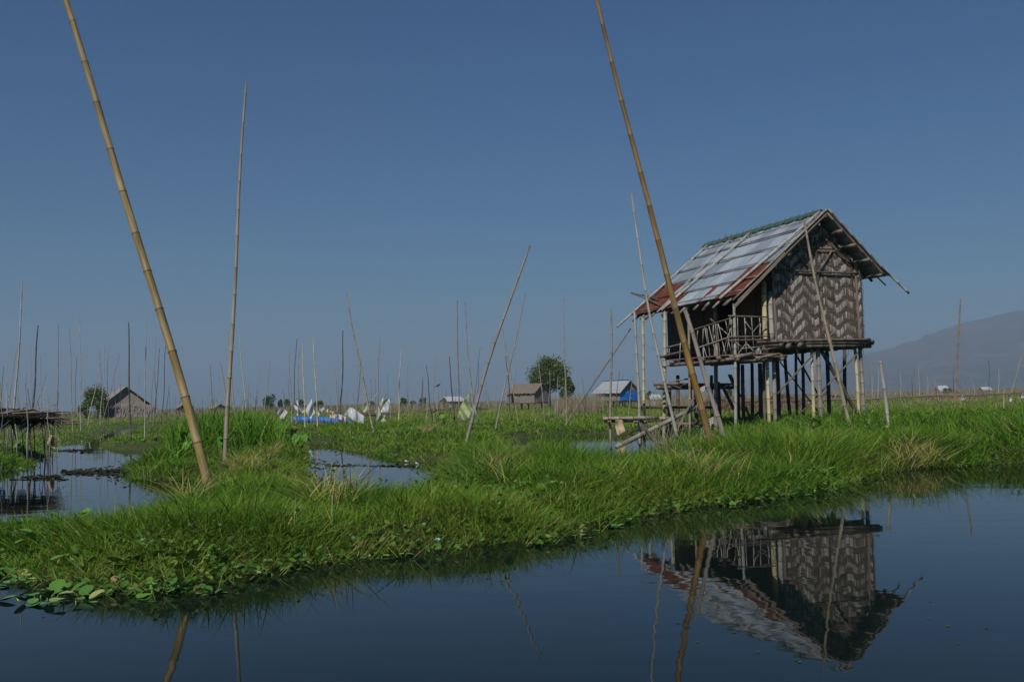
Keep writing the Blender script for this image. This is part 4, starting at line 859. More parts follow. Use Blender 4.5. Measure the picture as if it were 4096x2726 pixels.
# bird on a pole
pole('n', 1749, 1650, 1753.5, 1546, 4, 'grey', 'thin grey pole with a small dark bird perched on top', Y=80, taper=.8)
c = pY(1753.5, 1546, 80)
mb = MB(); tube(mb, [c+np.array(q) for q in ((.17, 0, .20), (.12, 0, .19), (.06, 0, .15), (-.02, 0, .11), (-.10, 0, .075), (-.16, 0, .05), (-.28, 0, .0))], [.008, .035, .05, .065, .055, .03, .012], 8)
tube(mb, [c+np.array((.0, 0, .08)), c+np.array((.0, 0, -.01))], [.008, .008], 4)
tag(mb.build('bird', M['black'], origin=c), 'small dark bird perched on a thin pole left of the metal roofed hut', 'bird')
# ------------------------------------------------------------------ fallen log on crossed props in front of the hut
lg = empty('log_ramp', pY(2600, 1760, 20), 'thick grey bamboo log resting aslant on crossed props before the stairs', 'log')
def lpart(nm, mn, x0, y0, Y0, x1, y1, Y1, wd, **k):
    a, b_ = pY(*N('zs', x0, y0), Y0), pY(*N('zs', x1, y1), Y1); mb = MB(); s = ZT['zs'][2]*Y0/F/2
    bamboo(mb, a, b_, wd*s, wd*s*.92, seg=.5, sides=12, **k); return mb.build(nm, M[mn], lg)
lpart('log', 'grey', 330, 1090, 19.6, 1605, 452, 21.2, 74)
lpart('prop', 'darkwood' if False else 'dark', 745, 775, 20.0, 1030, 1200, 19.6, 44); lpart('prop', 'brown', 1500, 350, 21.0, 1090, 1110, 20.3, 40); lpart('prop', 'brown', 1440, 400, 21.2, 1740, 790, 21.0, 46)
lpart('prop', 'dark', 1380, 1140, 19.2, 1900, 900, 20.6, 40); lpart('prop', 'dark', 1840, 880, 19.5, 1930, 1140, 18.6, 40)
# cord ties on the orange pole
m, t, b = mat('white_cord'); b.inputs['Base Color'].default_value = (.55, .53, .48, 1); b.inputs['Roughness'].default_value = .8; M['cord'] = m
def wrap(cx, cy, zm, Y, r_, nturn, hh, label, tails=3):
    c = pY(*N(zm, cx, cy), Y); pts = []
    for i in range(nturn*12): a = i/12*2*math.pi; pts.append(c+np.array([math.cos(a)*r_*1.12, math.sin(a)*r_*1.12, (i/(nturn*12)-.5)*hh+.015*math.cos(a)*1.5]))
    mb = MB(); tube(mb, pts, [.0055]*len(pts), 5)
    for i in range(tails):
        q = c+np.array([random.uniform(-1, 1)*r_, -r_*1.1, random.uniform(-.5, .5)*hh]); tube(mb, [q, q+np.array([random.uniform(-.12, .03), -.02, -.1]), q+np.array([random.uniform(-.15, .1), -.03, -random.uniform(.15, .4)])], [.004, .003, .002], 4)
    return tag(mb.build('cord', M['cord']), label, 'cord')
wrap(1620, 222, 'zs', 16.05, .052, 5, .09, 'white cord binding the grey prop to the orange brown pole', 1)
wrap(1745, 700, 'zs', 16.05, .056, 4, .10, 'frayed white cord with hanging tails low on the orange brown pole', 7)
wrap(765, 868, 'z6', 21.3, .045, 4, .07, 'white cord tying the green mesh bag to the grey pole', 3)
wrap(1735, 905, 'z6', 42, .06, 3, .2, 'white rag wound round the tall knotty tan pole', 2)
# ------------------------------------------------------------------ plastic sheets, nets and cloth
def plastic(name, c1, c2, al=1.0, trans=.35, rough=.35):
    m, t, b = mat(name); tc = nn(t, 'ShaderNodeTexCoord'); n1 = noise(t, tc.outputs['Object'], 3.5, 5, .6)
    r = ramp(t, [(.3, c1), (.7, c2)]); t.links.new(n1.outputs[0], r.inputs[0]); t.links.new(r.outputs[0], b.inputs['Base Color']); b.inputs['Roughness'].default_value = rough
    tr = nn(t, 'ShaderNodeBsdfTranslucent'); t.links.new(r.outputs[0], tr.inputs[0]); mx = nn(t, 'ShaderNodeMixShader'); mx.inputs[0].default_value = trans
    t.links.new(b.outputs[0], mx.inputs[1]); t.links.new(tr.outputs[0], mx.inputs[2]); out = mx.outputs[0]
    if al < 1:
        tp = nn(t, 'ShaderNodeBsdfTransparent'); m2 = nn(t, 'ShaderNodeMixShader'); m2.inputs[0].default_value = al
        t.links.new(tp.outputs[0], m2.inputs[1]); t.links.new(out, m2.inputs[2]); out = m2.outputs[0]
    t.links.new(out, t.nodes['Material Output'].inputs[0]); return m
M['clear'] = plastic('clear_plastic', (.62, .66, .70), (.80, .83, .86), .85); M['white'] = plastic('white_plastic', (.55, .58, .62), (.72, .75, .78)); M['mauve'] = plastic('mauve_plastic', (.58, .53, .57), (.74, .69, .72), .93)
M['creamc'] = plastic('cream_sheet', (.64, .55, .44), (.80, .72, .60)); M['greenc'] = plastic('green_net', (.42, .50, .32), (.60, .66, .48), .9); M['mesh'] = plastic('green_mesh', (.34, .42, .18), (.52, .58, .34), .95)
M['sack'] = plastic('sack_cloth', (.36, .26, .16), (.55, .43, .29), trans=.1, rough=.9)
def drape(name, zm, pts, Y, mn, label, cat='sheet', depth=.25, group=None, fold=4.0, n=15, seed=1):
    """cloth whose outline is pts; a grid is laid over it with folds running in depth"""
    R_ = random.Random(seed); P = [N(zm, *p) for p in pts]; A = np.array(P)
    bm = bmesh.new(); vs = [bm.verts.new((p[0], p[1], 0)) for p in P]; bm.faces.new(vs)
    bmesh.ops.triangulate(bm, faces=bm.faces[:])
    bmesh.ops.subdivide_edges(bm, edges=bm.edges[:], cuts=7, use_grid_fill=True)
    bmesh.ops.triangulate(bm, faces=bm.faces[:])
    c0 = A.mean(0); sz = np.ptp(A, 0).max(); a1 = R_.uniform(-.6, .6); out = []
    for v in bm.verts:
        x, y = v.co.x, v.co.y; u = ((x-c0[0])*math.cos(a1)+(y-c0[1])*math.sin(a1))/sz; w = (y-c0[1])/sz
        d = depth*(math.sin(u*fold*3.1+w*2+seed)+.45*math.sin(u*fold*7.3-w*5+seed*2)+.3*math.sin(w*9+seed))
        out.append(pY(x, y, Y+d))
    c = np.mean(out, 0)
    for v, q in zip(bm.verts, out): v.co = tuple(q-c)
    me = bpy.data.meshes.new(name); bm.to_mesh(me); bm.free(); me.polygons.foreach_set('use_smooth', [True]*len(me.polygons)); me.materials.append(M[mn])
    o = bpy.data.objects.new(name, me); COL.objects.link(o); o.location = tuple(c)
    md = o.modifiers.new('thickness', 'SOLIDIFY'); md.thickness = .004
    return tag(o, label, cat, group)
drape('mesh_bag', 'z6', [(738, 686), (742, 740), (706, 838), (745, 862), (770, 880), (748, 912), (735, 960), (690, 1000), (650, 992), (640, 1002), (612, 985), (604, 955), (612, 930), (622, 880), (655, 800), (690, 760)], 21.2, 'mesh', 'pale green torn mesh bag hanging from the grey leaning pole', 'bag', .10, fold=3, seed=3)
F_ = [('clear', 'mauve', [(355, 850), (400, 800), (435, 780), (456, 740), (470, 790), (530, 860), (490, 905), (440, 950), (405, 915), (385, 885)], 'mauve plastic sheet hanging as a diamond, leftmost above the blue trough'),
 ('x', 'clear', [(468, 992), (500, 950), (542, 908), (548, 950), (510, 975)], 'small scrap of clear plastic low beside the mauve sheet'),
 ('x', 'clear', [(572, 726), (610, 740), (650, 770), (695, 808), (650, 838), (610, 800)], 'clear plastic strip stretched left of the largest upright sheet'),
 ('x', 'white', [(600, 872), (620, 862), (650, 835), (690, 820), (735, 798), (728, 838), (700, 850), (660, 862), (640, 885)], 'bright white plastic bundle on the rack left of the largest upright sheet'),
 ('x', 'clear', [(742, 815), (770, 760), (828, 655), (840, 700), (855, 790), (880, 840), (840, 880), (820, 925), (790, 905), (765, 850)], 'largest upright clear plastic sheet with a pointed top'),
 ('x', 'white', [(878, 892), (910, 840), (950, 790), (1012, 764), (1000, 800), (955, 850), (928, 890)], 'narrow white sheet blowing up right above the blue trough'),
 ('x', 'creamc', [(1070, 920), (1080, 812), (1100, 818), (1146, 832), (1152, 926), (1110, 922)], 'square cream sheet over the rack edge'),
 ('x', 'white', [(1022, 850), (1040, 780), (1054, 790), (1050, 835)], 'tiny white rag left of the cream sheet'),
 ('x', 'mauve', [(1135, 865), (1200, 858), (1250, 880), (1292, 890), (1282, 962), (1240, 958), (1200, 925), (1160, 890)], 'crumpled grey mauve plastic right of the cream sheet'),
 ('x', 'clear', [(1262, 866), (1300, 830), (1330, 780), (1352, 768), (1385, 778), (1400, 790), (1460, 830), (1540, 890), (1532, 960), (1530, 985), (1490, 1010), (1430, 970), (1365, 930), (1310, 890)], 'big translucent plastic sheet tilted over the right end of the blue trough'),
 ('x', 'greenc', [(1518, 832), (1570, 740), (1620, 700), (1660, 640), (1712, 568), (1695, 610), (1640, 690), (1590, 780), (1565, 832)], 'twisted pale green cloth strip pulled up to the netted grey pole'),
 ('x', 'creamc', [(1680, 838), (1720, 790), (1750, 710), (1792, 634), (1798, 665), (1775, 750), (1745, 810), (1720, 838)], 'twisted cream cloth strip with a pointed top on the rack'),
 ('x', 'clear', [(1750, 835), (1780, 780), (1830, 700), (1866, 660), (1912, 640), (1895, 690), (1872, 760), (1862, 835), (1810, 840)], 'clear plastic sail right of the twisted cream strip'),
 ('x', 'greenc', [(1712, 830), (1738, 812), (1760, 850), (1790, 890), (1830, 940), (1850, 990), (1905, 1032), (1860, 1028), (1820, 1025), (1770, 1030), (1725, 1010), (1692, 1015), (1700, 950), (1712, 880)], 'pale green net hanging knotted below the bamboo rack'),
 ('x', 'white', [(1785, 872), (1838, 862), (1830, 900), (1800, 905)], 'small white scrap under the right end of the rack')]
for i, (_, mn, pts, lb) in enumerate(F_): drape('plastic_sheet' if mn != 'greenc' else 'net', 'zk', pts, 49.3+(i % 4)*.4, mn, lb, 'sheet', .07, 'tattered sheets around the blue trough', seed=i+2)
drape('plastic_bag', 'm5', [(340, 1005), (355, 995), (385, 1025), (370, 1040), (345, 1030)], 45, 'blue', 'small blue plastic bag in the grass behind the tall reeds', 'bag', .06, seed=5)
drape('sack', 'zs', [(312, 680), (345, 676), (400, 676), (425, 690), (430, 740), (468, 862), (440, 875), (405, 885), (350, 912), (335, 890), (308, 790)], 27.8, 'sack', 'beige sack hanging from the jetty over the water', 'sack', .05, fold=2, seed=9)
for x, y, lb, Y in ((1455, 790, 'white bag hanging under the walkway near the right edge', 44), (1075, 775, 'dark grey bag under the walkway behind the tall reddish pole', 44), (805, 780, 'small white scrap under the walkway', 44), (1548, 760, 'white bag cut by the right edge under the walkway', 44)):
    sc_ = .35 if 'scrap' in lb else .9
    drape('plastic_bag', 'zr', [(x-14*sc_, y+8), (x-6*sc_, y-24*sc_), (x+4*sc_, y-40*sc_), (x+10*sc_, y-16*sc_), (x+20*sc_, y+4), (x+4*sc_, y+10)], Y, 'white' if 'grey' not in lb else 'mauve', lb, 'bag', .05, seed=x)
# white rags on the cluster poles
drape('rag', 'm5', [(928, 850), (940, 835), (955, 880), (950, 905), (935, 890)], 52, 'white', 'white rag tied on the middle pole of the cluster', 'rag', .03, seed=4)
# blue trough
r = empty('blue_trough', pY(1300, 1690, 53), 'long low trough of blue tarpaulin held by short stakes', 'trough')
mb = MB(); vs = []; fs = []; nseg = 40
for i in range(nseg+1):
    q = i/nseg; x = 1173+(1425-1173)*q; yt = 1664+8*q+(14*max(0, q-.7)/.3); yb = 1682+9*q
    Yq = 54-1.2*q+.12*math.sin(i*1.3)
    a = pY(x, yt+random.uniform(-1.5, 1.5), Yq); b_ = pY(x, yb+4, Yq-.05)
    vs += [a, (a+b_)/2+np.array([0, random.uniform(-.08, .08), 0]), b_]
for i in range(nseg):
    for j in (0, 1): fs.append([i*3+j, i*3+j+1, (i+1)*3+j+1, (i+1)*3+j])
mb.add(vs, fs, smooth=True); o = mb.build('tarpaulin', M['blue'], r); o.modifiers.new('t', 'SOLIDIFY').thickness = .01
mb = MB(); a, b_, c, d = pY(1173, 1664, 54.2), pY(1425, 1672, 52.9), pY(1425, 1672, 55.0), pY(1173, 1664, 56.5); mb.add([a, b_, c, d], [[0, 1, 2, 3]]); mb.build('cover', M['blue'], r).modifiers.new('t', 'SOLIDIFY').thickness = .01
for i in range(22):
    x = 1172+i*12+random.uniform(-3, 3); yb = 1692+i*.5; a = pY(x, yb, 52.6-.05*i); b_ = pY(x+random.uniform(-4, 4), yb-random.uniform(28, 48), 52.6-.05*i); a[2] = -.05; mb = MB(); tube(mb, [a, b_], [.022, .016], 5); mb.build('stake', M['tan'], r)
# bamboo rack right of the trough
def rack(name, label, decks, legs, brush=None, mats=('brown', 'tan')):
    p = decks[0]; r = empty(name, pY(*N(p[0], p[1], p[2]), p[5])*np.array([1, 1, 0]), label, 'rack')
    for zm, x0, y0, x1, y1, Y, wd, mn in decks:
        mb = MB(); s = ZT[zm][2]*Y/F/2; bamboo(mb, pY(*N(zm, x0, y0), Y), pY(*N(zm, x1, y1), Y+random.uniform(-.3, .3)), wd*s, wd*s*.7, sides=7, seg=.4, wob=.01); mb.build('deck_pole', M[mn], r)
    for zm, x0, y0, x1, y1, Y, wd, mn in legs:
        mb = MB(); s = ZT[zm][2]*Y/F/2; a = pY(*N(zm, x0, y0), Y); b_ = pY(*N(zm, x1, y1), Y); b_[2] = min(b_[2], ground_at(b_[0], Y)-.1)
        m1 = (a+b_)/2+np.array([random.uniform(-.05, .05), random.uniform(-.05, .05), 0]); m2 = a*.75+b_*.25+np.array([random.uniform(-.04, .04), 0, 0])
        tube(mb, [b_, m1, m2, a], [wd*s, wd*s*.9, wd*s*.85, wd*s*.7], 6); mb.build('leg', M[mn], r)
    return r
rk = rack('bamboo_rack', 'low bamboo rack heaped with twigs and hung with torn nets',
     [('zk', 1030+random.uniform(0, 80), 835+i*6, 2040-random.uniform(0, 250), 842+i*6, 50+i*.35, 7, random.choice(('brown', 'tan', 'dark'))) for i in range(8)],
     [('zk', x, 850, x+random.uniform(-12, 12), 1010, 50.3, 8, random.choice(('tan', 'grey'))) for x in (1040, 1090, 1150, 1230, 1300, 1385, 1430, 1515, 1590, 1660, 1780, 1830)] +
     [('zk', 1870, 640, 1905, 1030, 50, 9, 'pale'), ('zk', 1990, 745, 1820, 925, 50, 7, 'brown'), ('zk', 1700, 900, 1560, 960, 50, 7, 'brown'), ('zk', 1530, 870, 1580, 1010, 51, 7, 'brown')])
mb = MB()
for i in range(170):
    x = random.uniform(1500, 1760); p = pY(*N('zk', x, random.uniform(845, 885)), 50+random.uniform(0, 2.5)); tube(mb, [p, p+np.array([random.uniform(.3, 1.1)*random.choice((-1, 1)), random.uniform(-.3, .3), random.uniform(-.05, .08)])], [.012, .007], 3)
mb.build('brushwood', M['brown'], rk)
# drying rack at the left edge
legs = []
for x0, y0, x1, y1, wd, mn in ((105, 100, 122, 1480, 24, 'pale'), (150, 360, 370, 1480, 26, 'grey'), (490, 640, 490, 1440, 22, 'pale'), (455, 150, 500, 880, 22, 'grey'), (540, 700, 600, 1420, 26, 'grey'), (595, 640, 625, 1420, 20, 'brown'), (675, 440, 820, 1000, 14, 'dark'), (770, 760, 830, 1370, 22, 'dark'), (840, 260, 835, 900, 14, 'pale'), (845, 840, 850, 1360, 24, 'brown'), (885, 600, 885, 1060, 12, 'dark'),
                               (665, 880, 720, 1340, 14, 'dark'), (350, 900, 460, 1260, 16, 'dark'), (490, 240, 600, 620, 14, 'dark'), (240, 690, 300, 930, 20, 'pale'), (945, 850, 910, 1060, 10, 'dark'), (1130, 450, 990, 980, 14, 'pale'), (880, 390, 860, 750, 14, 'pale'), (0, 480, 110, 680, 16, 'brown'), (0, 120, 100, 330, 18, 'tan'), (1050, 310, 940, 880, 12, 'dark'), (200, 900, 210, 1280, 44, 'dark'), (530, 860, 560, 1340, 20, 'dark'), (-80, 300, -60, 1450, 24, 'grey'), (-150, 500, -160, 1400, 22, 'grey')):
    legs.append(('zl', x0, y0, x1, y1, 22.6+random.uniform(-.8, 1.0), wd, mn))
dr = rack('drying_rack', 'rough platform of crooked sticks and dark thatch over the left pool edge',
    [('zl', -200, 710, 1015, 532, 22.4, 18, 'tan'), ('zl', -150, 690, 680, 655, 22.6, 16, 'tan'), ('zl', 220, 690, 1055, 612, 22.3, 17, 'tan'), ('zl', 390, 700, 910, 620, 22.8, 14, 'tan'), ('zl', -200, 750, 1165, 770, 22.5, 22, 'tan'), ('zl', 860, 840, 1640, 788, 22.9, 12, 'tan'), ('zl', 850, 825, 1235, 822, 23.1, 11, 'tan'), ('zl', 880, 840, 1585, 855, 23, 11, 'pale'), ('zl', 880, 885, 1110, 855, 22.7, 9, 'tan'), ('zl', -200, 700, 60, 680, 23.2, 16, 'brown'), ('zl', -100, 890, 200, 890, 22.6, 12, 'grey'), ('zl', -20, 960, 190, 790, 22.6, 12, 'brown')], legs)
mb = MB()
for i in range(800):
    q = random.random(); x = -250+q*1130; y0 = 705+38*math.sin(x/85)+25*math.sin(x/31)+random.uniform(-42, 45)+(60 if x > 650 else 0)*random.random()
    p = pY(*N('zl', x, y0), 22.6+random.uniform(0, 1.7)); L_ = random.uniform(.15, .8)
    e = p+np.array([random.uniform(-.6, .6)*L_*1.5, random.uniform(-.2, .2), -L_*random.uniform(-.1, .5)]); tube(mb, [p, (p+e)/2+np.array([0, 0, .03]), e], [.018, .014, .004], 3, cap=False)
mb.build('dark_thatch', M['blackish'], dr)
mb = MB()
for i in range(40):
    u = -250+i*27; bamboo(mb, pY(*N('zl', u, 735+random.uniform(-15, 25)), 22.4), pY(*N('zl', u+random.uniform(-60, 80), 700), 24.4), .03, .025, sides=5)
mb.build('cross_sticks', M['blackish'], dr)
drape('tarp', 'zl', [(-80, 760), (60, 780), (110, 840), (90, 930), (40, 960), (-80, 960)], 24.8, 'blue', 'faded blue tarp under the rough platform at the left picture edge', 'tarp', .1, seed=3)
drape('net', 'zl', [(340, 860), (430, 850), (500, 900), (480, 930), (400, 960), (350, 985), (320, 940)], 23.2, 'mauve', 'grey net hanging below the rough left platform', 'net', .06, seed=8)
drape('reed_screen', 'zl', [(850, 1080), (900, 1070), (965, 1080), (990, 1325), (940, 1300), (880, 1180), (860, 1320), (838, 1340)], 22.4, 'rotcloth' if 'rotcloth' in M else 'sack', 'ragged brown matting at the right foot of the rough platform', 'matting', .1, seed=6)
# ------------------------------------------------------------------ walkway on the right
wk = empty('walkway', pY(3780, 1600, 46)*np.array([1, 1, 0]), 'long thin bamboo walkway on crossed sticks along the right field', 'walkway')
mb = MB(); pts = [(2960, 1602), (3120, 1600), (3460, 1596), (3560, 1589), (3640, 1586), (3720, 1582), (3800, 1582), (3900, 1580), (3960, 1575), (4020, 1573), (4110, 1568), (4250, 1560)]
for o_ in range(5):
    P = [pY(x, y+random.uniform(-1.2, 1.2)+(o_ % 2)*2.5, 46+o_*.18) for x, y in pts]; tube(mb, P, [random.uniform(.02, .035) for _ in P], 6)
mb.build('deck', M['brown'], wk)
for i in range(46):
    x = 3080+i*24+random.uniform(-6, 6); y = np.interp(x, [p[0] for p in pts], [p[1] for p in pts])
    for s in (-1, 1):
        a = pY(x-s*8, y-random.uniform(2, 14 if i % 3 else 30), 46.1); b_ = pY(x+s*10, y+24, 46.2); b_[2] = .0
        mb = MB(); tube(mb, [b_, a], [.014, .011], 5); mb.build('stick', M[random.choice(('brown', 'grey', 'tan'))], wk)
# ------------------------------------------------------------------ water plants
m, t, b = mat('hyacinth'); at = nn(t, 'ShaderNodeAttribute', attribute_name='node'); oi = nn(t, 'ShaderNodeObjectInfo'); ad = nn(t, 'ShaderNodeMath', operation='MULTIPLY_ADD'); t.links.new(oi.outputs['Random'], ad.inputs[0]); ad.inputs[1].default_value = .25; t.links.new(at.outputs['Fac'], ad.inputs[2])
r = ramp(t, [(.0, (.05, .13, .02)), (.4, (.09, .21, .03)), (.7, (.15, .28, .05)), (1, (.30, .34, .10))]); t.links.new(ad.outputs[0], r.inputs[0]); t.links.new(r.outputs[0], b.inputs['Base Color'])
b.inputs['Roughness'].default_value = .22; b.inputs['Specular IOR Level'].default_value = .5; M['hy'] = m
def hyacinth_mesh(seed, nleaf, R_, hh, big=1.0):
    rd = random.Random(seed); mb = MB()
    for i in range(nleaf):
        az = i*2.4+rd.uniform(-.4, .4); rr2 = R_*rd.uniform(.35, 1.0); z = hh*rd.uniform(.35, 1.0)*(1.25-rr2/R_*.6); s = .045*big*rd.uniform(.7, 1.25)
        c = np.array([math.cos(az)*rr2, math.sin(az)*rr2, z]); root = np.array([math.cos(az)*.02, math.sin(az)*.02, -.02])
        md = root*.45+c*.55+np.array([math.cos(az), math.sin(az), 0])*.25*rr2+np.array([0, 0, -.12*z])
        tube(mb, [root, root*.6+md*.4, md, c], [.005*big, .010*big, .007*big, .003*big], 6, nodes=[.6, .5, .35, .25])
        out = np.array([math.cos(az), math.sin(az), 0]); up = np.array([0, 0, 1.0]); tl = rd.uniform(-.35, .8); dirv = out*math.cos(tl)+up*math.sin(tl); sd2 = np.array([-math.sin(az), math.cos(az), 0]); nr = np.cross(sd2, dirv)
        vs = [c]; tn = [.35]; k = 12; base_t = rd.uniform(.05, .6) if rd.random() < .95 else .95
        for j in range(k):
            a = 2*math.pi*j/k; px_ = s*(1+math.cos(a)); py = s*.92*math.sin(a); cup = .35*s*((py/s)**2)+.12*s*((px_/s-1)**2)
            vs.append(c+dirv*px_+sd2*py+nr*(-cup if nr[2] < 0 else cup)); tn.append(base_t)
        vs.append(c+dirv*s); tn.append(base_t*.8)
        mb.add(vs, [[k+1, 1+j, 1+(j+1) % k] for j in range(k)], None, tn, smooth=True)
    return mb
protos = []
for sd2, nl, R_, hh, bg_ in ((1, 7, .10, .04, .75), (2, 9, .13, .05, .85), (3, 6, .09, .03, .7), (4, 11, .17, .06, 1.0), (5, 8, .12, .05, .8), (6, 13, .19, .13, 1.08)):
    protos.append((hyacinth_mesh(sd2, nl, R_, hh, bg_)))
def place_hy(k, x, y, z, sc, label, group=None):
    global hyc
    if k not in hyc:
        o = protos[k].build('water_hyacinth', M['hy'], origin=(0, 0, 0)); hyc[k] = o
    else: o = hyc[k].copy(); COL.objects.link(o)
    for q in ('group',):
        if q in o: del o[q]
    o.location = (x, y, z-.02); o.rotation_euler = (0, 0, random.uniform(0, 6.3)); o.scale = (sc, sc, sc)
    return tag(o, label, 'water plant', group)
hyc = {}
for i in range(66):
    x = random.uniform(-60, 240); y = random.uniform(1222, 1345)-max(0, x-100)*.15
    p = pz(x*1.73854, y*1.73854, 0.0); place_hy(random.choice((0, 1, 2, 3, 4, 2)), p[0], p[1], max(0.0, ground_at(p[0], p[1])), random.uniform(.5, .85), 'water hyacinth in the thick mat at the lower left edge', 'mat of water hyacinths at the left edge')
for k, x, y, sc, lb in ((3, 95, 1378, 1.0, 'floating hyacinth with swollen pale stalks, left of the lowest two in the bottom left corner'), (4, 165, 1385, 1.1, 'broad floating hyacinth rosette, right of the lowest two in the bottom left corner'), (2, 35, 1345, .9, 'small floating hyacinth near the left picture edge'),
                        (5, 455, 1322, .75, 'hyacinth with large glossy upright leaves at the bank edge below the thick leaning pole'), (3, 285, 1330, .8, 'low hyacinth at the bank edge left of the glossy upright one'), (1, 340, 1342, .7, 'small hyacinth with one folded leaf between the two bank edge clumps'), (5, 1238, 1188, 1.0, 'tall hyacinth with very large round leaves in the middle of the near bank'), (4, 1215, 1228, .9, 'hyacinth cluster floating under the tall large leaved one'), (3, 1160, 1235, .9, 'flat hyacinth left of the tall large leaved one'),
                        (4, 767, 1080, .8, 'lone small hyacinth floating in the middle pool'), (5, 1890, 1112, .9, 'glossy hyacinth clump at the bank corner below the hut'), (5, 60, 1255, .9, 'large leaved hyacinth in the plant mat at the left edge'), (5, 150, 1262, 1.0, 'dark glossy hyacinth with big leaves right of the left edge mat'), (5, 100, 1290, .8, 'hyacinth in front of the left edge mat'),
                        (3, 1870, 1125, .8, 'smaller hyacinth left of the glossy corner clump'), (4, 2010, 1080, .9, 'hyacinth at the foot of the yellowed grass tuft'), (5, 700, 1290, .5, 'small upright hyacinth at the bank, midway along its front')):
    p = pz(x*1.73854, y*1.73854, 0.0); place_hy(k, p[0], p[1], max(0.0, ground_at(p[0], p[1])), sc, lb)
X, Y, sd_ = edge_points(9000, 5.5, 24, -.25, .12); pxl = 2048+X/Y*F; cl = hashn(X, Y, 1.0)
w_ = np.where(pxl < 450, 3.2, np.where((pxl > 1700) & (pxl < 3300), .9, .8))*np.clip(cl*1.9-.35, 0, 1)*np.where(Y > 14, .25, 1.0)
k = rng.random(len(X)) < w_*.32; X, Y, sd_ = X[k], Y[k], sd_[k]
for i in range(min(len(X), 225)):
    place_hy(random.choice((0, 1, 2, 2, 0, 4)), X[i], Y[i], max(0, ground_at(X[i], Y[i])), random.uniform(.5, .95), 'water hyacinth in the ragged fringe floating along the bank', 'fringe of water hyacinths')
# taro like plants
def taro(x, y, sc, label, n=6, h=.55):
    p = pz(x*1.73854, y*1.73854, .1); g_ = ground_at(p[0], p[1]); mb = MB()
    for i in range(n):
        az = i*2.3+random.uniform(-.3, .3); o_ = np.array([math.cos(az), math.sin(az), 0]); hh = h*random.uniform(.6, 1.1)*sc; base = np.array([p[0], p[1], g_]); top = base+o_*hh*random.uniform(.2, .6)+np.array([0, 0, hh])
        tube(mb, [base, (base+top)/2-o_*.04, top], [.011, .009, .005], 5, nodes=[.4]*3); L_ = .2*sc*random.uniform(.7, 1.2); tl = random.uniform(-1.1, .2); d = o_*math.cos(tl)+np.array([0, 0, math.sin(tl)]); s2 = np.array([-math.sin(az), math.cos(az), 0])
        sh = [(-.25, 0), (-.55, .28), (-.15, .52), (.35, .42), (.8, .18), (1.1, 0), (.8, -.18), (.35, -.42), (-.15, -.52), (-.55, -.28)]
        nr = np.cross(s2, d); nr = nr if nr[2] > 0 else -nr
        vs = [top+d*a*L_+s2*b_*L_+nr*abs(b_)*.25*L_ for a, b_ in sh]+[top+d*.2*L_]; tt = random.uniform(0, .45)
        mb.add(vs, [[10, j, (j+1) % 10] for j in range(10)], None, [tt]*11, smooth=True)
    return tag(mb.build('taro_plant', M['hy'], origin=(p[0], p[1], g_)), label, 'plant')
for x, y, sc, lb in ((470, 1045, 1.0, 'leafy taro plant left of the tall upright pole on the reedy clump'), (545, 1040, 1.1, 'leafy taro plant right of the tall upright pole'), (590, 1035, 1.0, 'taro plant in the middle of the reedy clump'), (640, 1035, .9, 'taro plant at the right end of the reedy clump'), (690, 1040, .9, 'dark leaved taro at the waterside end of the reedy clump'),
                     (1022, 985, 1.1, 'dark taro plant in the field left of the green mesh bag'), (1085, 988, .9, 'taro plant in the field at the foot of the green mesh bag'), (1862, 1045, .9, 'single bright arrow leaved plant in the grass below the gable'), (1300, 1082, .8, 'narrow leaved weed sprouting in the near grass before the right pool'), (515, 1060, .8, 'low taro at the foot of the tall upright pole'), (440, 1060, .8, 'low taro leaf between the thick leaning pole and the upright one')):
    taro(x, y, sc, lb)
# dry broken stalks
for x, y, hh, lb in ((1525, 1060, .75, 'tall dry brown weed stalks before the aslant log'), (1545, 1075, .6, 'dry weed stalks just right of the tallest stalks'), (1750, 1055, .42, 'pair of pale dry stalks upright in the bank grass'), (1900, 1050, .35, 'pale bent dry tuft on the bank below the slim leaning pole'), (1600, 1090, .35, 'thin dry branch lying forward in the bank grass'), (1500, 1080, .45, 'dry twiggy stalk at the foot of the log')):
    p = pz(x*1.73854, y*1.73854, .1); g_ = ground_at(p[0], p[1]); mb = MB()
    for i in range(12 if hh > .5 else 6):
        b_ = np.array([p[0]+random.gauss(0, .12), p[1]+random.gauss(0, .1), g_]); h2 = hh*random.uniform(.5, 1.1); e = b_+np.array([random.gauss(0, .2), random.gauss(0, .1), h2]); m_ = (b_+e)/2+np.array([random.gauss(0, .04), 0, h2*.1])
        tube(mb, [b_, m_, e, e+np.array([random.gauss(0, .15), 0, -random.uniform(0, .15)])], [.0035, .003, .0025, .0015], 4)
    tag(mb.build('dry_stalks', M['tan'], origin=(p[0], p[1], g_)), lb, 'dead plant')
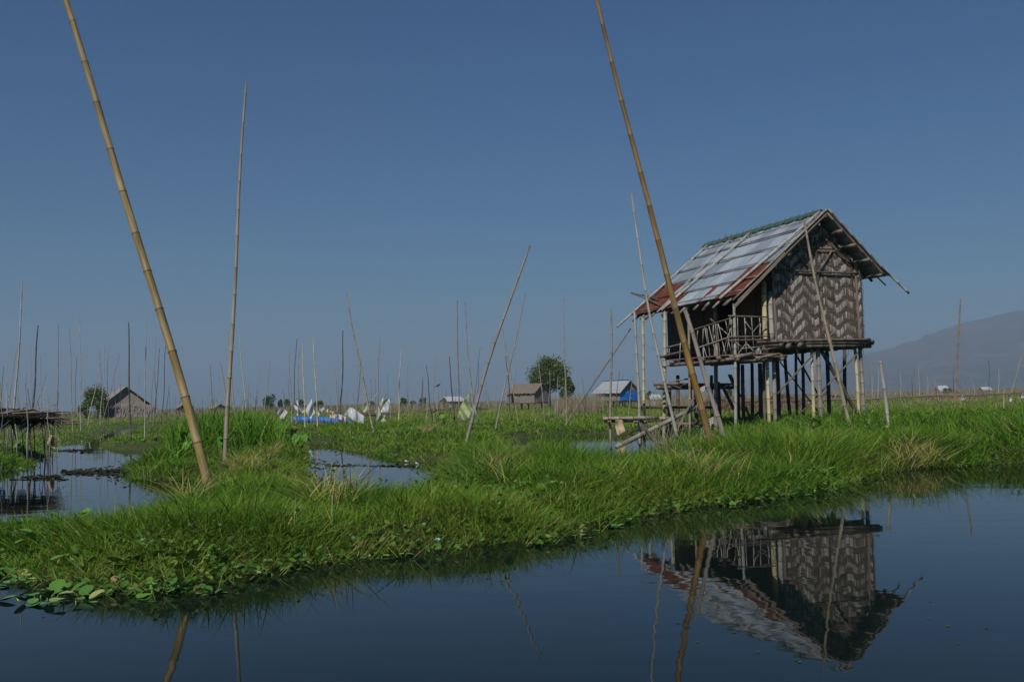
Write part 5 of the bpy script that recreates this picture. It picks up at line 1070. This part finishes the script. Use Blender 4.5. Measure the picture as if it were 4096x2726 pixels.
# small litter
for i, (zm, x, y, lb) in enumerate((('zc', 1230, 288, 'white scrap floating in the middle pool, left of two'), ('zc', 1310, 304, 'white scrap floating in the middle pool, right of two'), ('zb', 866, 232, 'white scrap on the floating weed of the left pool'), ('zl', 1478, 1188, 'white scrap at the far edge of the left pool'), ('zl', 1650, 1125, 'white scrap on the grass spit behind the left pool'), ('zc', 1462, 946, 'crumpled clear plastic at the near waterline'))):
    p = pz(*N(zm, x, y), .01); mb = MB(); s = .045; vs = [np.array([random.uniform(-s, s), random.uniform(-s, s), random.uniform(0, s)]) + np.array([p[0], p[1], max(.005, ground_at(p[0], p[1]))]) for _ in range(7)]
    bm = bmesh.new(); [bm.verts.new(tuple(v)) for v in vs]; bmesh.ops.convex_hull(bm, input=bm.verts[:]); me = bpy.data.meshes.new('litter'); c = vs[0]
    for v in bm.verts: v.co = v.co-Vector(c)
    bm.to_mesh(me); bm.free(); me.materials.append(M['white']); o = bpy.data.objects.new('litter', me); COL.objects.link(o); o.location = tuple(c); tag(o, lb, 'litter')
# plastic bag on the veranda
drape('plastic_bag', 'zv', [(1945, 985), (1955, 955), (1985, 900), (2010, 850), (2018, 900), (2040, 960), (2042, 992), (1990, 998)], 25.35, 'white', 'white and blue plastic bag on the veranda edge', 'bag', .04, seed=12)
# ------------------------------------------------------------------ hills
def hill(name, prof, Y, depth, seed, material):
    xs = [p[0] for p in prof]; px = np.linspace(xs[0], xs[-1], 220)
    ys = np.interp(px, xs, [p[1] for p in prof])+(hashn(px, px*0, 47)-.5)*9+(hashn(px, px*0+5, 13)-.5)*4; nr = 34
    V = []
    for j in range(nr):
        q = j/(nr-1)
        for i, x in enumerate(px):
            top = pY(x, ys[i], Y); k = math.sin(q*math.pi/2)**1.0
            h = top[2]*k
            V.append((top[0]*(1+(q-1)*depth/Y), Y+(q-1)*depth, h))
    V = np.array(V); h0 = V[:, 2].copy()
    q_ = np.repeat(np.linspace(0, 1, nr), 220)
    V[:, 2] += ((hashn(V[:, 0], V[:, 1]+seed, 420)-.5)*70*(1-q_)+(hashn(V[:, 0], V[:, 1]+seed, 130)-.5)*30*(1-q_*.7)+(hashn(V[:, 0], V[:, 1], 35)-.5)*9)*np.clip(h0/80, 0, 1)
    V[:, 2] = np.maximum(V[:, 2], -4)
    # back slope
    back = V[-220:].copy(); back[:, 1] += depth; back[:, 2] = -5; V = np.concatenate([V, back])
    idx = np.arange((nr+1)*220).reshape(nr+1, 220)
    Q = np.stack([idx[:-1, :-1], idx[:-1, 1:], idx[1:, 1:], idx[1:, :-1]], -1).reshape(-1, 4)
    o = np_mesh(name, V, Q, material); return tag(o, kind='structure')
m, t, b = mat('hill_scrub'); tc = nn(t, 'ShaderNodeTexCoord')
n1 = noise(t, tc.outputs['Object'], .012, 10, .72); n2 = noise(t, tc.outputs['Object'], .0022, 5, .6)
r = ramp(t, [(.38, (.01, .02, .012)), (.5, (.04, .045, .03)), (.6, (.16, .11, .075))]); t.links.new(n1.outputs[0], r.inputs[0])
r2 = ramp(t, [(.45, (.03, .045, .03)), (.66, (.15, .09, .06))]); t.links.new(n2.outputs[0], r2.inputs[0])
t.links.new(mixc(t, .5, r.outputs[0], r2.outputs[0]), b.inputs['Base Color']); b.inputs['Roughness'].default_value = .95
hill('hills', [(3330, 1478), (3400, 1450), (3460, 1425), (3540, 1408), (3600, 1390), (3698, 1356), (3739, 1347), (3780, 1330), (3810, 1320), (3861, 1304), (3900, 1298), (3963, 1281), (4004, 1270), (4050, 1266), (4096, 1253), (4250, 1215), (4600, 1180), (5200, 1190)], 4200, 1700, 3, m)
hill('hills', [(2500, 1583), (2900, 1535), (3100, 1495), (3300, 1452), (3450, 1412), (3560, 1392), (3640, 1372), (3720, 1362), (4100, 1340), (5000, 1300)], 6600, 1800, 91, m)
# ------------------------------------------------------------------ trees
M['treeleaf'] = leaf_mat('tree_leaf', [(0, (.03, .065, .018)), (.5, (.085, .14, .03)), (1, (.19, .23, .06))], trans=.25)
M['bark'] = wood_mat('bark', (.05, .04, .03), (.12, .10, .08))
def tree(name, Y, x0, x1, ytop, ybase, label, group=None, nl=2500, ls=.2, lobes=14, ground_h=.1, trunk=.12, low=.25, tint=.45):
    xc = (x0+x1)/2; c = pY(xc, ytop, Y); base = np.array([c[0], Y, ground_at(c[0], Y)-.05])
    H = c[2]; Rw = (x1-x0)/2*Y/F
    r = empty(name, base, label, 'tree', group)
    L = []
    zb = H*low; cz = (zb+H)/2; rz = (H-zb)/2
    for i in range(lobes):
        while True:
            q = np.random.default_rng(int(random.random()*1e9)).uniform(-1, 1, 3)
            if np.linalg.norm(q) < .95: break
        L.append((q*np.array([Rw*.78, Rw*.78, rz*.78]), random.uniform(.28, .48)))
    P = []; T = []
    for i in range(nl):
        q, s = L[i % lobes]
        d = rng.normal(0, 1, 3); d /= np.linalg.norm(d); d = d*rng.random()**.4*s*np.array([Rw, Rw, rz])
        P.append(base+np.array([0, 0, cz])+q+d); T.append(tint+.3*(hash(i % lobes*7) % 5/5-.4)+rng.normal(0, .16))
    P = np.array(P); k = 4; n = len(P)
    nz = rng.normal(0, 1, (n, 3)); nz[:, 2] = np.abs(nz[:, 2])+.4; nz /= np.linalg.norm(nz, axis=1)[:, None]
    a = np.cross(nz, rng.normal(0, 1, (n, 3))); a /= np.linalg.norm(a, axis=1)[:, None]; b = np.cross(nz, a)
    sz = (ls*rng.uniform(.5, 1.3, n))[:, None]
    V = np.stack([P-a*sz*.5, P-b*sz*.28, P+a*sz*.5, P+b*sz*.28], 1).reshape(-1, 3)-base
    Q = np.arange(n*4).reshape(n, 4)
    o = np_mesh('crown', V, Q, M['treeleaf'], attrs={'tint': np.repeat(np.clip(T, 0, 1), 4)}, smooth=False); o.parent = r
    mb = MB(); top = base+np.array([0, 0, cz])
    tube(mb, [base, base+np.array([.05, 0, cz*.4]), top], [trunk, trunk*.8, trunk*.35], 7)
    for q, s in L[:9]:
        st = base+np.array([0, 0, cz*random.uniform(.35, .8)]); en = top+q; md = (st+en)/2+np.array([0, 0, -.1*Rw])
        tube(mb, [st, md, en], [trunk*.45, trunk*.3, trunk*.1], 5)
    mb.build('trunk', M['bark'], r, origin=base)
    return r
tree('tree', 118, 2100, 2282, 1424, 1600, 'large round dense green tree rising behind the thatched stilt hut', nl=12000, ls=.24, lobes=44, trunk=.2, low=.24, tint=.6)
tree('tree', 116, 2225, 2300, 1500, 1600, 'lower right side tree touching the big round tree', nl=2600, ls=.24, lobes=12, trunk=.1, low=.2, tint=.6)
tree('tree', 112, 338, 440, 1515, 1665, 'light green leafy tree beside the grey thatched lodge', nl=5000, ls=.22, lobes=22, low=-.1, tint=.7)
tree('bush', 108, 312, 372, 1592, 1668, 'yellow green bush left of the tree by the grey thatched lodge', nl=2000, ls=.22, lobes=9, low=.05, tint=.95)
for x0, x1, yt, lb in ((1052, 1114, 1572, 'tallest rounded far tree above the reeds, left of the tattered plastic sheets'), (1112, 1130, 1596, 'small far bush just right of the tallest far tree'), (1134, 1164, 1593, 'narrow far tree behind the left plastic sheets'), (1172, 1224, 1588, 'broad far tree behind the largest upright plastic sheet'),
                       (1252, 1296, 1600, 'far tree above the blue plastic trough'), (1451, 1505, 1600, 'far tree left of the green net on the bamboo rack'), (1520, 1562, 1599, 'far tree behind the cream sheet on the bamboo rack'), (1598, 1632, 1591, 'far tree right of the bamboo rack, first of a row of three'), (1636, 1664, 1602, 'low far tree, middle of the row of three right of the rack'), (1674, 1712, 1592, 'far tree, last of the row of three before the small metal roofed hut')):
    tree('tree', 235, x0, x1, yt, 1630, lb, 'far trees above the reed beds', nl=1100, ls=.55, lobes=14, low=-.25, tint=.3)
tree('tree', 150, 2582, 2612, 1564, 1600, 'rounded green tree seen between the stilts at the landing', nl=1100, ls=.3, lobes=8, low=.1)
tree('tree', 150, 2898, 2934, 1552, 1590, 'small rounded tree seen between the dark stilts under the veranda', nl=1100, ls=.3, lobes=8, low=.1)
tree('bush', 170, 1735, 1764, 1622, 1640, 'low far bush left of the small metal roofed hut', nl=500, ls=.3, lobes=6, low=.05)
tree('bush', 160, 3772, 3806, 1552, 1570, 'low green bush beside the white metal roof on the far right', nl=500, ls=.3, lobes=6, low=.05)
# ------------------------------------------------------------------ small huts in the field
M['thatch'] = wood_mat('old_thatch', (.09, .07, .05), (.24, .20, .155), (1.5, 14, 1), .95)
M['thatch_grey'] = wood_mat('grey_thatch', (.14, .12, .10), (.36, .32, .28), (1.5, 14, 1), .95)
M['tin'] = wood_mat('tin_roof', (.24, .26, .275), (.37, .395, .41), (1, 5, 1), .45)
M['rusttin'] = wood_mat('white_tin', (.36, .40, .42), (.46, .50, .52), (1, 5, 1), .5)
m, t, b = mat('small_matting'); tc = nn(t, 'ShaderNodeTexCoord'); br = nn(t, 'ShaderNodeTexBrick')
br.inputs['Color1'].default_value = (.30, .27, .24, 1); br.inputs['Color2'].default_value = (.20, .17, .14, 1); br.inputs['Mortar'].default_value = (.07, .055, .04, 1)
br.inputs['Scale'].default_value = 3.2; br.inputs['Mortar Size'].default_value = .035; br.inputs['Bias'].default_value = -.1
t.links.new(tc.outputs['UV'], br.inputs['Vector']); t.links.new(br.outputs[0], b.inputs['Base Color']); M['smallmat'] = m
def slope_roof(mb, p, thick=.05, ragged=0.0, nu=14, nvv=6, sag=.0):
    """p: four corners ridge0, ridge1, eave1, eave0; a sheet with thickness and uneven surface"""
    p = [np.array(q, float) for q in p]; nrm = np.cross(p[1]-p[0], p[3]-p[0]); nrm /= np.linalg.norm(nrm)
    if nrm[2] < 0: nrm = -nrm
    vs = []; 
    for s in (0, 1):
        for j in range(nvv+1):
            for i in range(nu+1):
                a = i/nu; c = j/nvv
                q = (p[0]*(1-a)+p[1]*a)*(1-c)+(p[3]*(1-a)+p[2]*a)*c
                if j == nvv: q = q+(p[3]-p[0])*random.uniform(-ragged, ragged)
                q = q+nrm*(random.uniform(-1, 1)*ragged*.25 - sag*math.sin(c*math.pi)) - nrm*thick*s
                vs.append(q)
    o = (nu+1)*(nvv+1); fs = []; us = []; L = np.linalg.norm(p[1]-p[0]); Wd = np.linalg.norm(p[3]-p[0])
    for s in (0, 1):
        for j in range(nvv):
            for i in range(nu):
                f = [s*o+j*(nu+1)+i, s*o+j*(nu+1)+i+1, s*o+(j+1)*(nu+1)+i+1, s*o+(j+1)*(nu+1)+i]
                u = [(j/nvv*Wd, i/nu*L), (j/nvv*Wd, (i+1)/nu*L), ((j+1)/nvv*Wd, (i+1)/nu*L), ((j+1)/nvv*Wd, i/nu*L)]
                fs.append(f if s == 0 else f[::-1]); us.append(u)
    for j, (st, step, cnt) in enumerate(((0, 1, nu), (nvv*(nu+1), 1, nu), (0, nu+1, nvv), (nu, nu+1, nvv))):
        for i in range(cnt):
            a = st+i*step; fs.append([a, a+step, a+step+o, a+o]); us.append([(0, 0), (.1, 0), (.1, .05), (0, .05)])
    mb.add(vs, fs, us)
def small_hut(name, Y, cx, rot, L, Wd, deck, eave, ridge, roofm, wallm, label, over=.35, stilts=True, tarp=None, hip=0, door=None, ragged=.04, cat='hut', openwall=False):
    c = pY(cx, hz(cx), Y); gz = ground_at(c[0], Y); base = np.array([c[0], Y, gz])
    r = empty(name, base, label, cat)
    ca, sa = math.cos(rot), math.sin(rot)
    A = np.array([ca, sa, 0]); B = np.array([-sa, ca, 0])   # A: along ridge, B: across (away)
    P = lambda a, b_, z: np.array([c[0], Y, 0])+A*a+B*b_+np.array([0, 0, z])
    h = L/2; w = Wd/2
    for s, nm in ((-1, 'roof'), (1, 'roof')):
        mb = MB(); o_ = over
        dz = (ridge-eave)/w*o_
        slope_roof(mb, [P(-h-o_*(0 if not hip else -.6), 0, ridge), P(h+o_*(1 if not hip else -.6), 0, ridge), P(h+o_, s*(w+o_), eave-dz), P(-h-o_, s*(w+o_), eave-dz)], ragged=ragged)
        mb.build(nm, roofm, r)
    for s in (-1, 1):
        if openwall and s < 0: continue
        mb = MB(); box(mb, P(0, s*w, (deck+eave)/2), A*h, B*.03, np.array([0, 0, (eave-deck)/2])); mb.build('wall', wallm, r)
    for s in (-1, 1):
        mb = MB(); a = s*h
        vs = [P(a-.03, -w, deck), P(a-.03, w, deck), P(a-.03, w, eave), P(a-.03, 0, ridge-.08), P(a-.03, -w, eave)]
        vs += [v+A*.06 for v in vs]
        mb.add(vs, [[0, 1, 2, 3, 4], [9, 8, 7, 6, 5], [0, 5, 6, 1], [1, 6, 7, 2], [2, 7, 8, 3], [3, 8, 9, 4], [4, 9, 5, 0]]); mb.build('gable_wall', wallm, r)
    if stilts:
        mb = MB(); box(mb, P(0, 0, deck-.05), A*(h+.15), B*(w+.15), np.array([0, 0, .05])); mb.build('floor', M['darkwood'], r)
        for i in range(5):
            for s in (-1, 0, 1):
                q = P(-h+L*i/4, s*w, 0); mb = MB()
                tube(mb, [np.array([q[0], q[1], gz-.2]), np.array([q[0], q[1], deck-.1])], [.05, .05], 6); mb.build('stilt', M['brown'], r)
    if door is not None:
        a, wd = door; mb = MB(); box(mb, P(a, -w-.035, (deck+eave)/2-.05), A*wd/2, B*.012, np.array([0, 0, (eave-deck)/2-.08])); mb.build('doorway', M['black'], r)  # near-black panel on the unbroken wall paints the shade inside a doorway
    if tarp:
        mb = MB(); vs = []; fs = []
        for i in range(9):
            for j in range(7):
                vs.append(P(h+.08+random.uniform(-.02, .03), -w-.1+(Wd+.25)*i/8, deck-.15+(eave-deck+.05)*j/6))
        for i in range(8):
            for j in range(6): fs.append([i*7+j, (i+1)*7+j, (i+1)*7+j+1, i*7+j+1])
        mb.add(vs, fs); o = mb.build('tarpaulin', M['blue'], r)
        md = o.modifiers.new('thickness', 'SOLIDIFY'); md.thickness = .01
    if roofm is M['tin'] and tarp:
        mb = MB(); box(mb, P(0, 0, ridge+.02), A*(h+.2), B*.12, np.array([0, 0, .02])); o = mb.build('ridge_cap', M['blue'], r)
    return r
small_hut('thatched_hut', 95, 2112, rad(-38), 3.1, 2.2, .85, 1.85, 2.6, M['thatch'], M['smallmat'], 'small stilt hut with brown thatched roof in front of the big round tree', over=.2, door=(-.9, .3), hip=0, ragged=.07)
small_hut('tin_roofed_hut', 92, 2466, rad(-50), 3.0, 2.15, .85, 1.78, 2.65, M['tin'], M['smallmat'], 'stilt hut with grey metal roof and a blue tarpaulin on its end wall', over=.3, tarp=True)
small_hut('hut', 185, 1808, rad(35), 3.2, 2.6, .3, 1.35, 2.05, M['rusttin'], M['mat_side'], 'tiny brown hut with whitish metal roof far behind the green mesh bag', over=.3)
small_hut('thatched_lodge', 118, 492, rad(-62), 5.2, 4.2, .05, 2.1, 3.75, M['thatch_grey'], M['thatch_grey'], 'grey thatched lodge down at ground level beside the leafy tree', over=.5, stilts=False, ragged=.1)
small_hut('open_hut', 160, 736, rad(-60), 2.2, 1.9, .4, 1.4, 2.0, M['thatch_grey'], M['mat_side'], 'small open fronted hut partly behind the big leaning yellow pole', over=.3)
small_hut('hut', 190, 870, rad(-50), 2.2, 1.9, .3, 1.2, 1.8, M['thatch_grey'], M['mat_side'], 'hut roof low behind the tall reeds, just left of the upright tall pole', over=.3)
small_hut('hut', 230, 3765, rad(20), 2.6, 2.2, .3, 1.0, 2.0, M['rusttin'], M['mat_side'], 'far hut with pale metal roof beyond the walkway on the right', over=.3)
small_hut('hut', 260, 3938, rad(12), 2.4, 2.0, .3, .9, 1.5, M['rusttin'], M['mat_side'], 'farthest pale metal roof, low beyond the walkway near the right edge', over=.3)
small_hut('hut', 150, 2614, rad(20), 1.6, 1.4, .2, .9, 1.45, M['rusttin'], M['mat_side'], 'tiny whitish roof in the reeds seen between two pale stilts', over=.2)
small_hut('hut', 150, 3330, rad(20), 1.8, 1.4, .2, .9, 1.5, M['thatch'], M['mat_side'], 'small brown far hut seen between the stilts under the woven gable', over=.25)
# grass bundles leaning on the lodge wall
lodge = [o for o in bpy.data.objects if o.name == 'thatched_lodge'][0]
mb = MB()
for i in range(1100):
    x = random.uniform(408, 616); p = pY(x, hz(x), 112.5+random.uniform(0, 2.5)); hgt = random.uniform(.9, 2.0)*(1-.35*abs(x-520)/110)
    q = np.array([p[0], p[1], .1]); e = q+np.array([random.uniform(-.5, .5), .8, hgt])
    tube(mb, [q, e], [.045, .02], 3, cap=False)
mb.build('reed_bundles', M['thatch_grey'], lodge)
# dug up weed banks behind the hut
m, t, b = mat('rotting_weed'); tc = nn(t, 'ShaderNodeTexCoord'); n1 = noise(t, tc.outputs['Object'], 2.2, 9, .75)
r = ramp(t, [(.35, (.03, .018, .010)), (.55, (.11, .065, .035)), (.7, (.22, .15, .08))]); t.links.new(n1.outputs[0], r.inputs[0]); t.links.new(r.outputs[0], b.inputs['Base Color']); bump(t, b, n1.outputs[0], .12); M['rot'] = m
m, t, b = mat('dry_hay'); tc = nn(t, 'ShaderNodeTexCoord'); n1 = noise(t, tc.outputs['Object'], 3, 9, .75)
r = ramp(t, [(.35, (.10, .075, .035)), (.6, (.28, .21, .10)), (.75, (.36, .28, .15))]); t.links.new(n1.outputs[0], r.inputs[0]); t.links.new(r.outputs[0], b.inputs['Base Color']); bump(t, b, n1.outputs[0], .1); M['hay'] = m
def heap(name, x0, x1, Y, h, dpt, material, label, straw=600, ends=.25):
    a = (x0-2048)/F*Y; c = (x1-2048)/F*Y; gz = .1
    cx = (a+c)/2; r = empty(name, (cx, Y, gz), label, 'heap')
    nu = max(20, int((c-a)*5)); nv = 10; V = []
    for j in range(nv+1):
        for i in range(nu+1):
            q = i/nu; s = j/nv; x = a+(c-a)*q; y = Y-dpt/2+dpt*s
            k = math.sin(s*math.pi)**.7*min(1, min(q, 1-q)/ends+.02)**.6
            z = gz-.06+h*k*(.65+.6*float(hashn(x, y, 1.1)))+(.12*h*float(hashn(x, y, .25)) if 0 < j < nv else 0)
            V.append((x-cx, y-Y, z-gz))
    idx = np.arange((nu+1)*(nv+1)).reshape(nv+1, nu+1)
    Q = np.stack([idx[:-1, :-1], idx[:-1, 1:], idx[1:, 1:], idx[1:, :-1]], -1).reshape(-1, 4)
    o = np_mesh('pile', np.array(V), Q, material); o.parent = r
    Vv = np.array(V); pk = Vv[rng.integers(0, len(Vv), straw)]+rng.normal(0, .08, (straw, 3))
    n = straw
    o = blades(pk, rng.uniform(.1, .45, n)*max(h, .4), rng.uniform(.015, .04, n), rng.uniform(.3, .9, n), rng.uniform(0, 6.3, n), rng.uniform(0, .6, n), rng.uniform(.1 if material is M['rot'] else .4, .9, n), 2, 'straw', M['dryreed']); o.parent = r; o['kind'] = 'stuff'
    return r
heap('weed_heap', 2720, 3260, 56, .78, 3.0, M['rot'], 'long brown bank of rotting weeds behind the stilts of the hut', 2600)
heap('hay_heap', 3660, 3930, 82, .62, 3.0, M['hay'], 'straw coloured hay heap beyond the walkway on the right', 1500)
heap('hay_heap', 1640, 1990, 100, .35, 3.0, M['rot'], 'low brown weed bank across the field right of the bamboo rack', 1200)
heap('weed_heap', 160, 300, 70, .45, 4.0, M['rot'], 'brown weedy mound behind the drying rack on the left', 1200)
# ------------------------------------------------------------------ haze (the smoky air)
hm = bpy.data.materials.new('haze_air'); hm.use_nodes = True; t = hm.node_tree; t.nodes.clear()
ou = t.nodes.new('ShaderNodeOutputMaterial'); pv = t.nodes.new('ShaderNodeVolumePrincipled')
pv.inputs['Color'].default_value = (.50, .67, .87, 1); pv.inputs['Density'].default_value = HAZE; pv.inputs['Anisotropy'].default_value = 0.0
t.links.new(pv.outputs[0], ou.inputs['Volume'])
mb = MB(); box(mb, (0, 4000, 189), (9000, 0, 0), (0, 5500, 0), (0, 0, 191))
hb = mb.build('haze', hm, origin=(0, 0, 0)); tag(hb, kind='stuff')
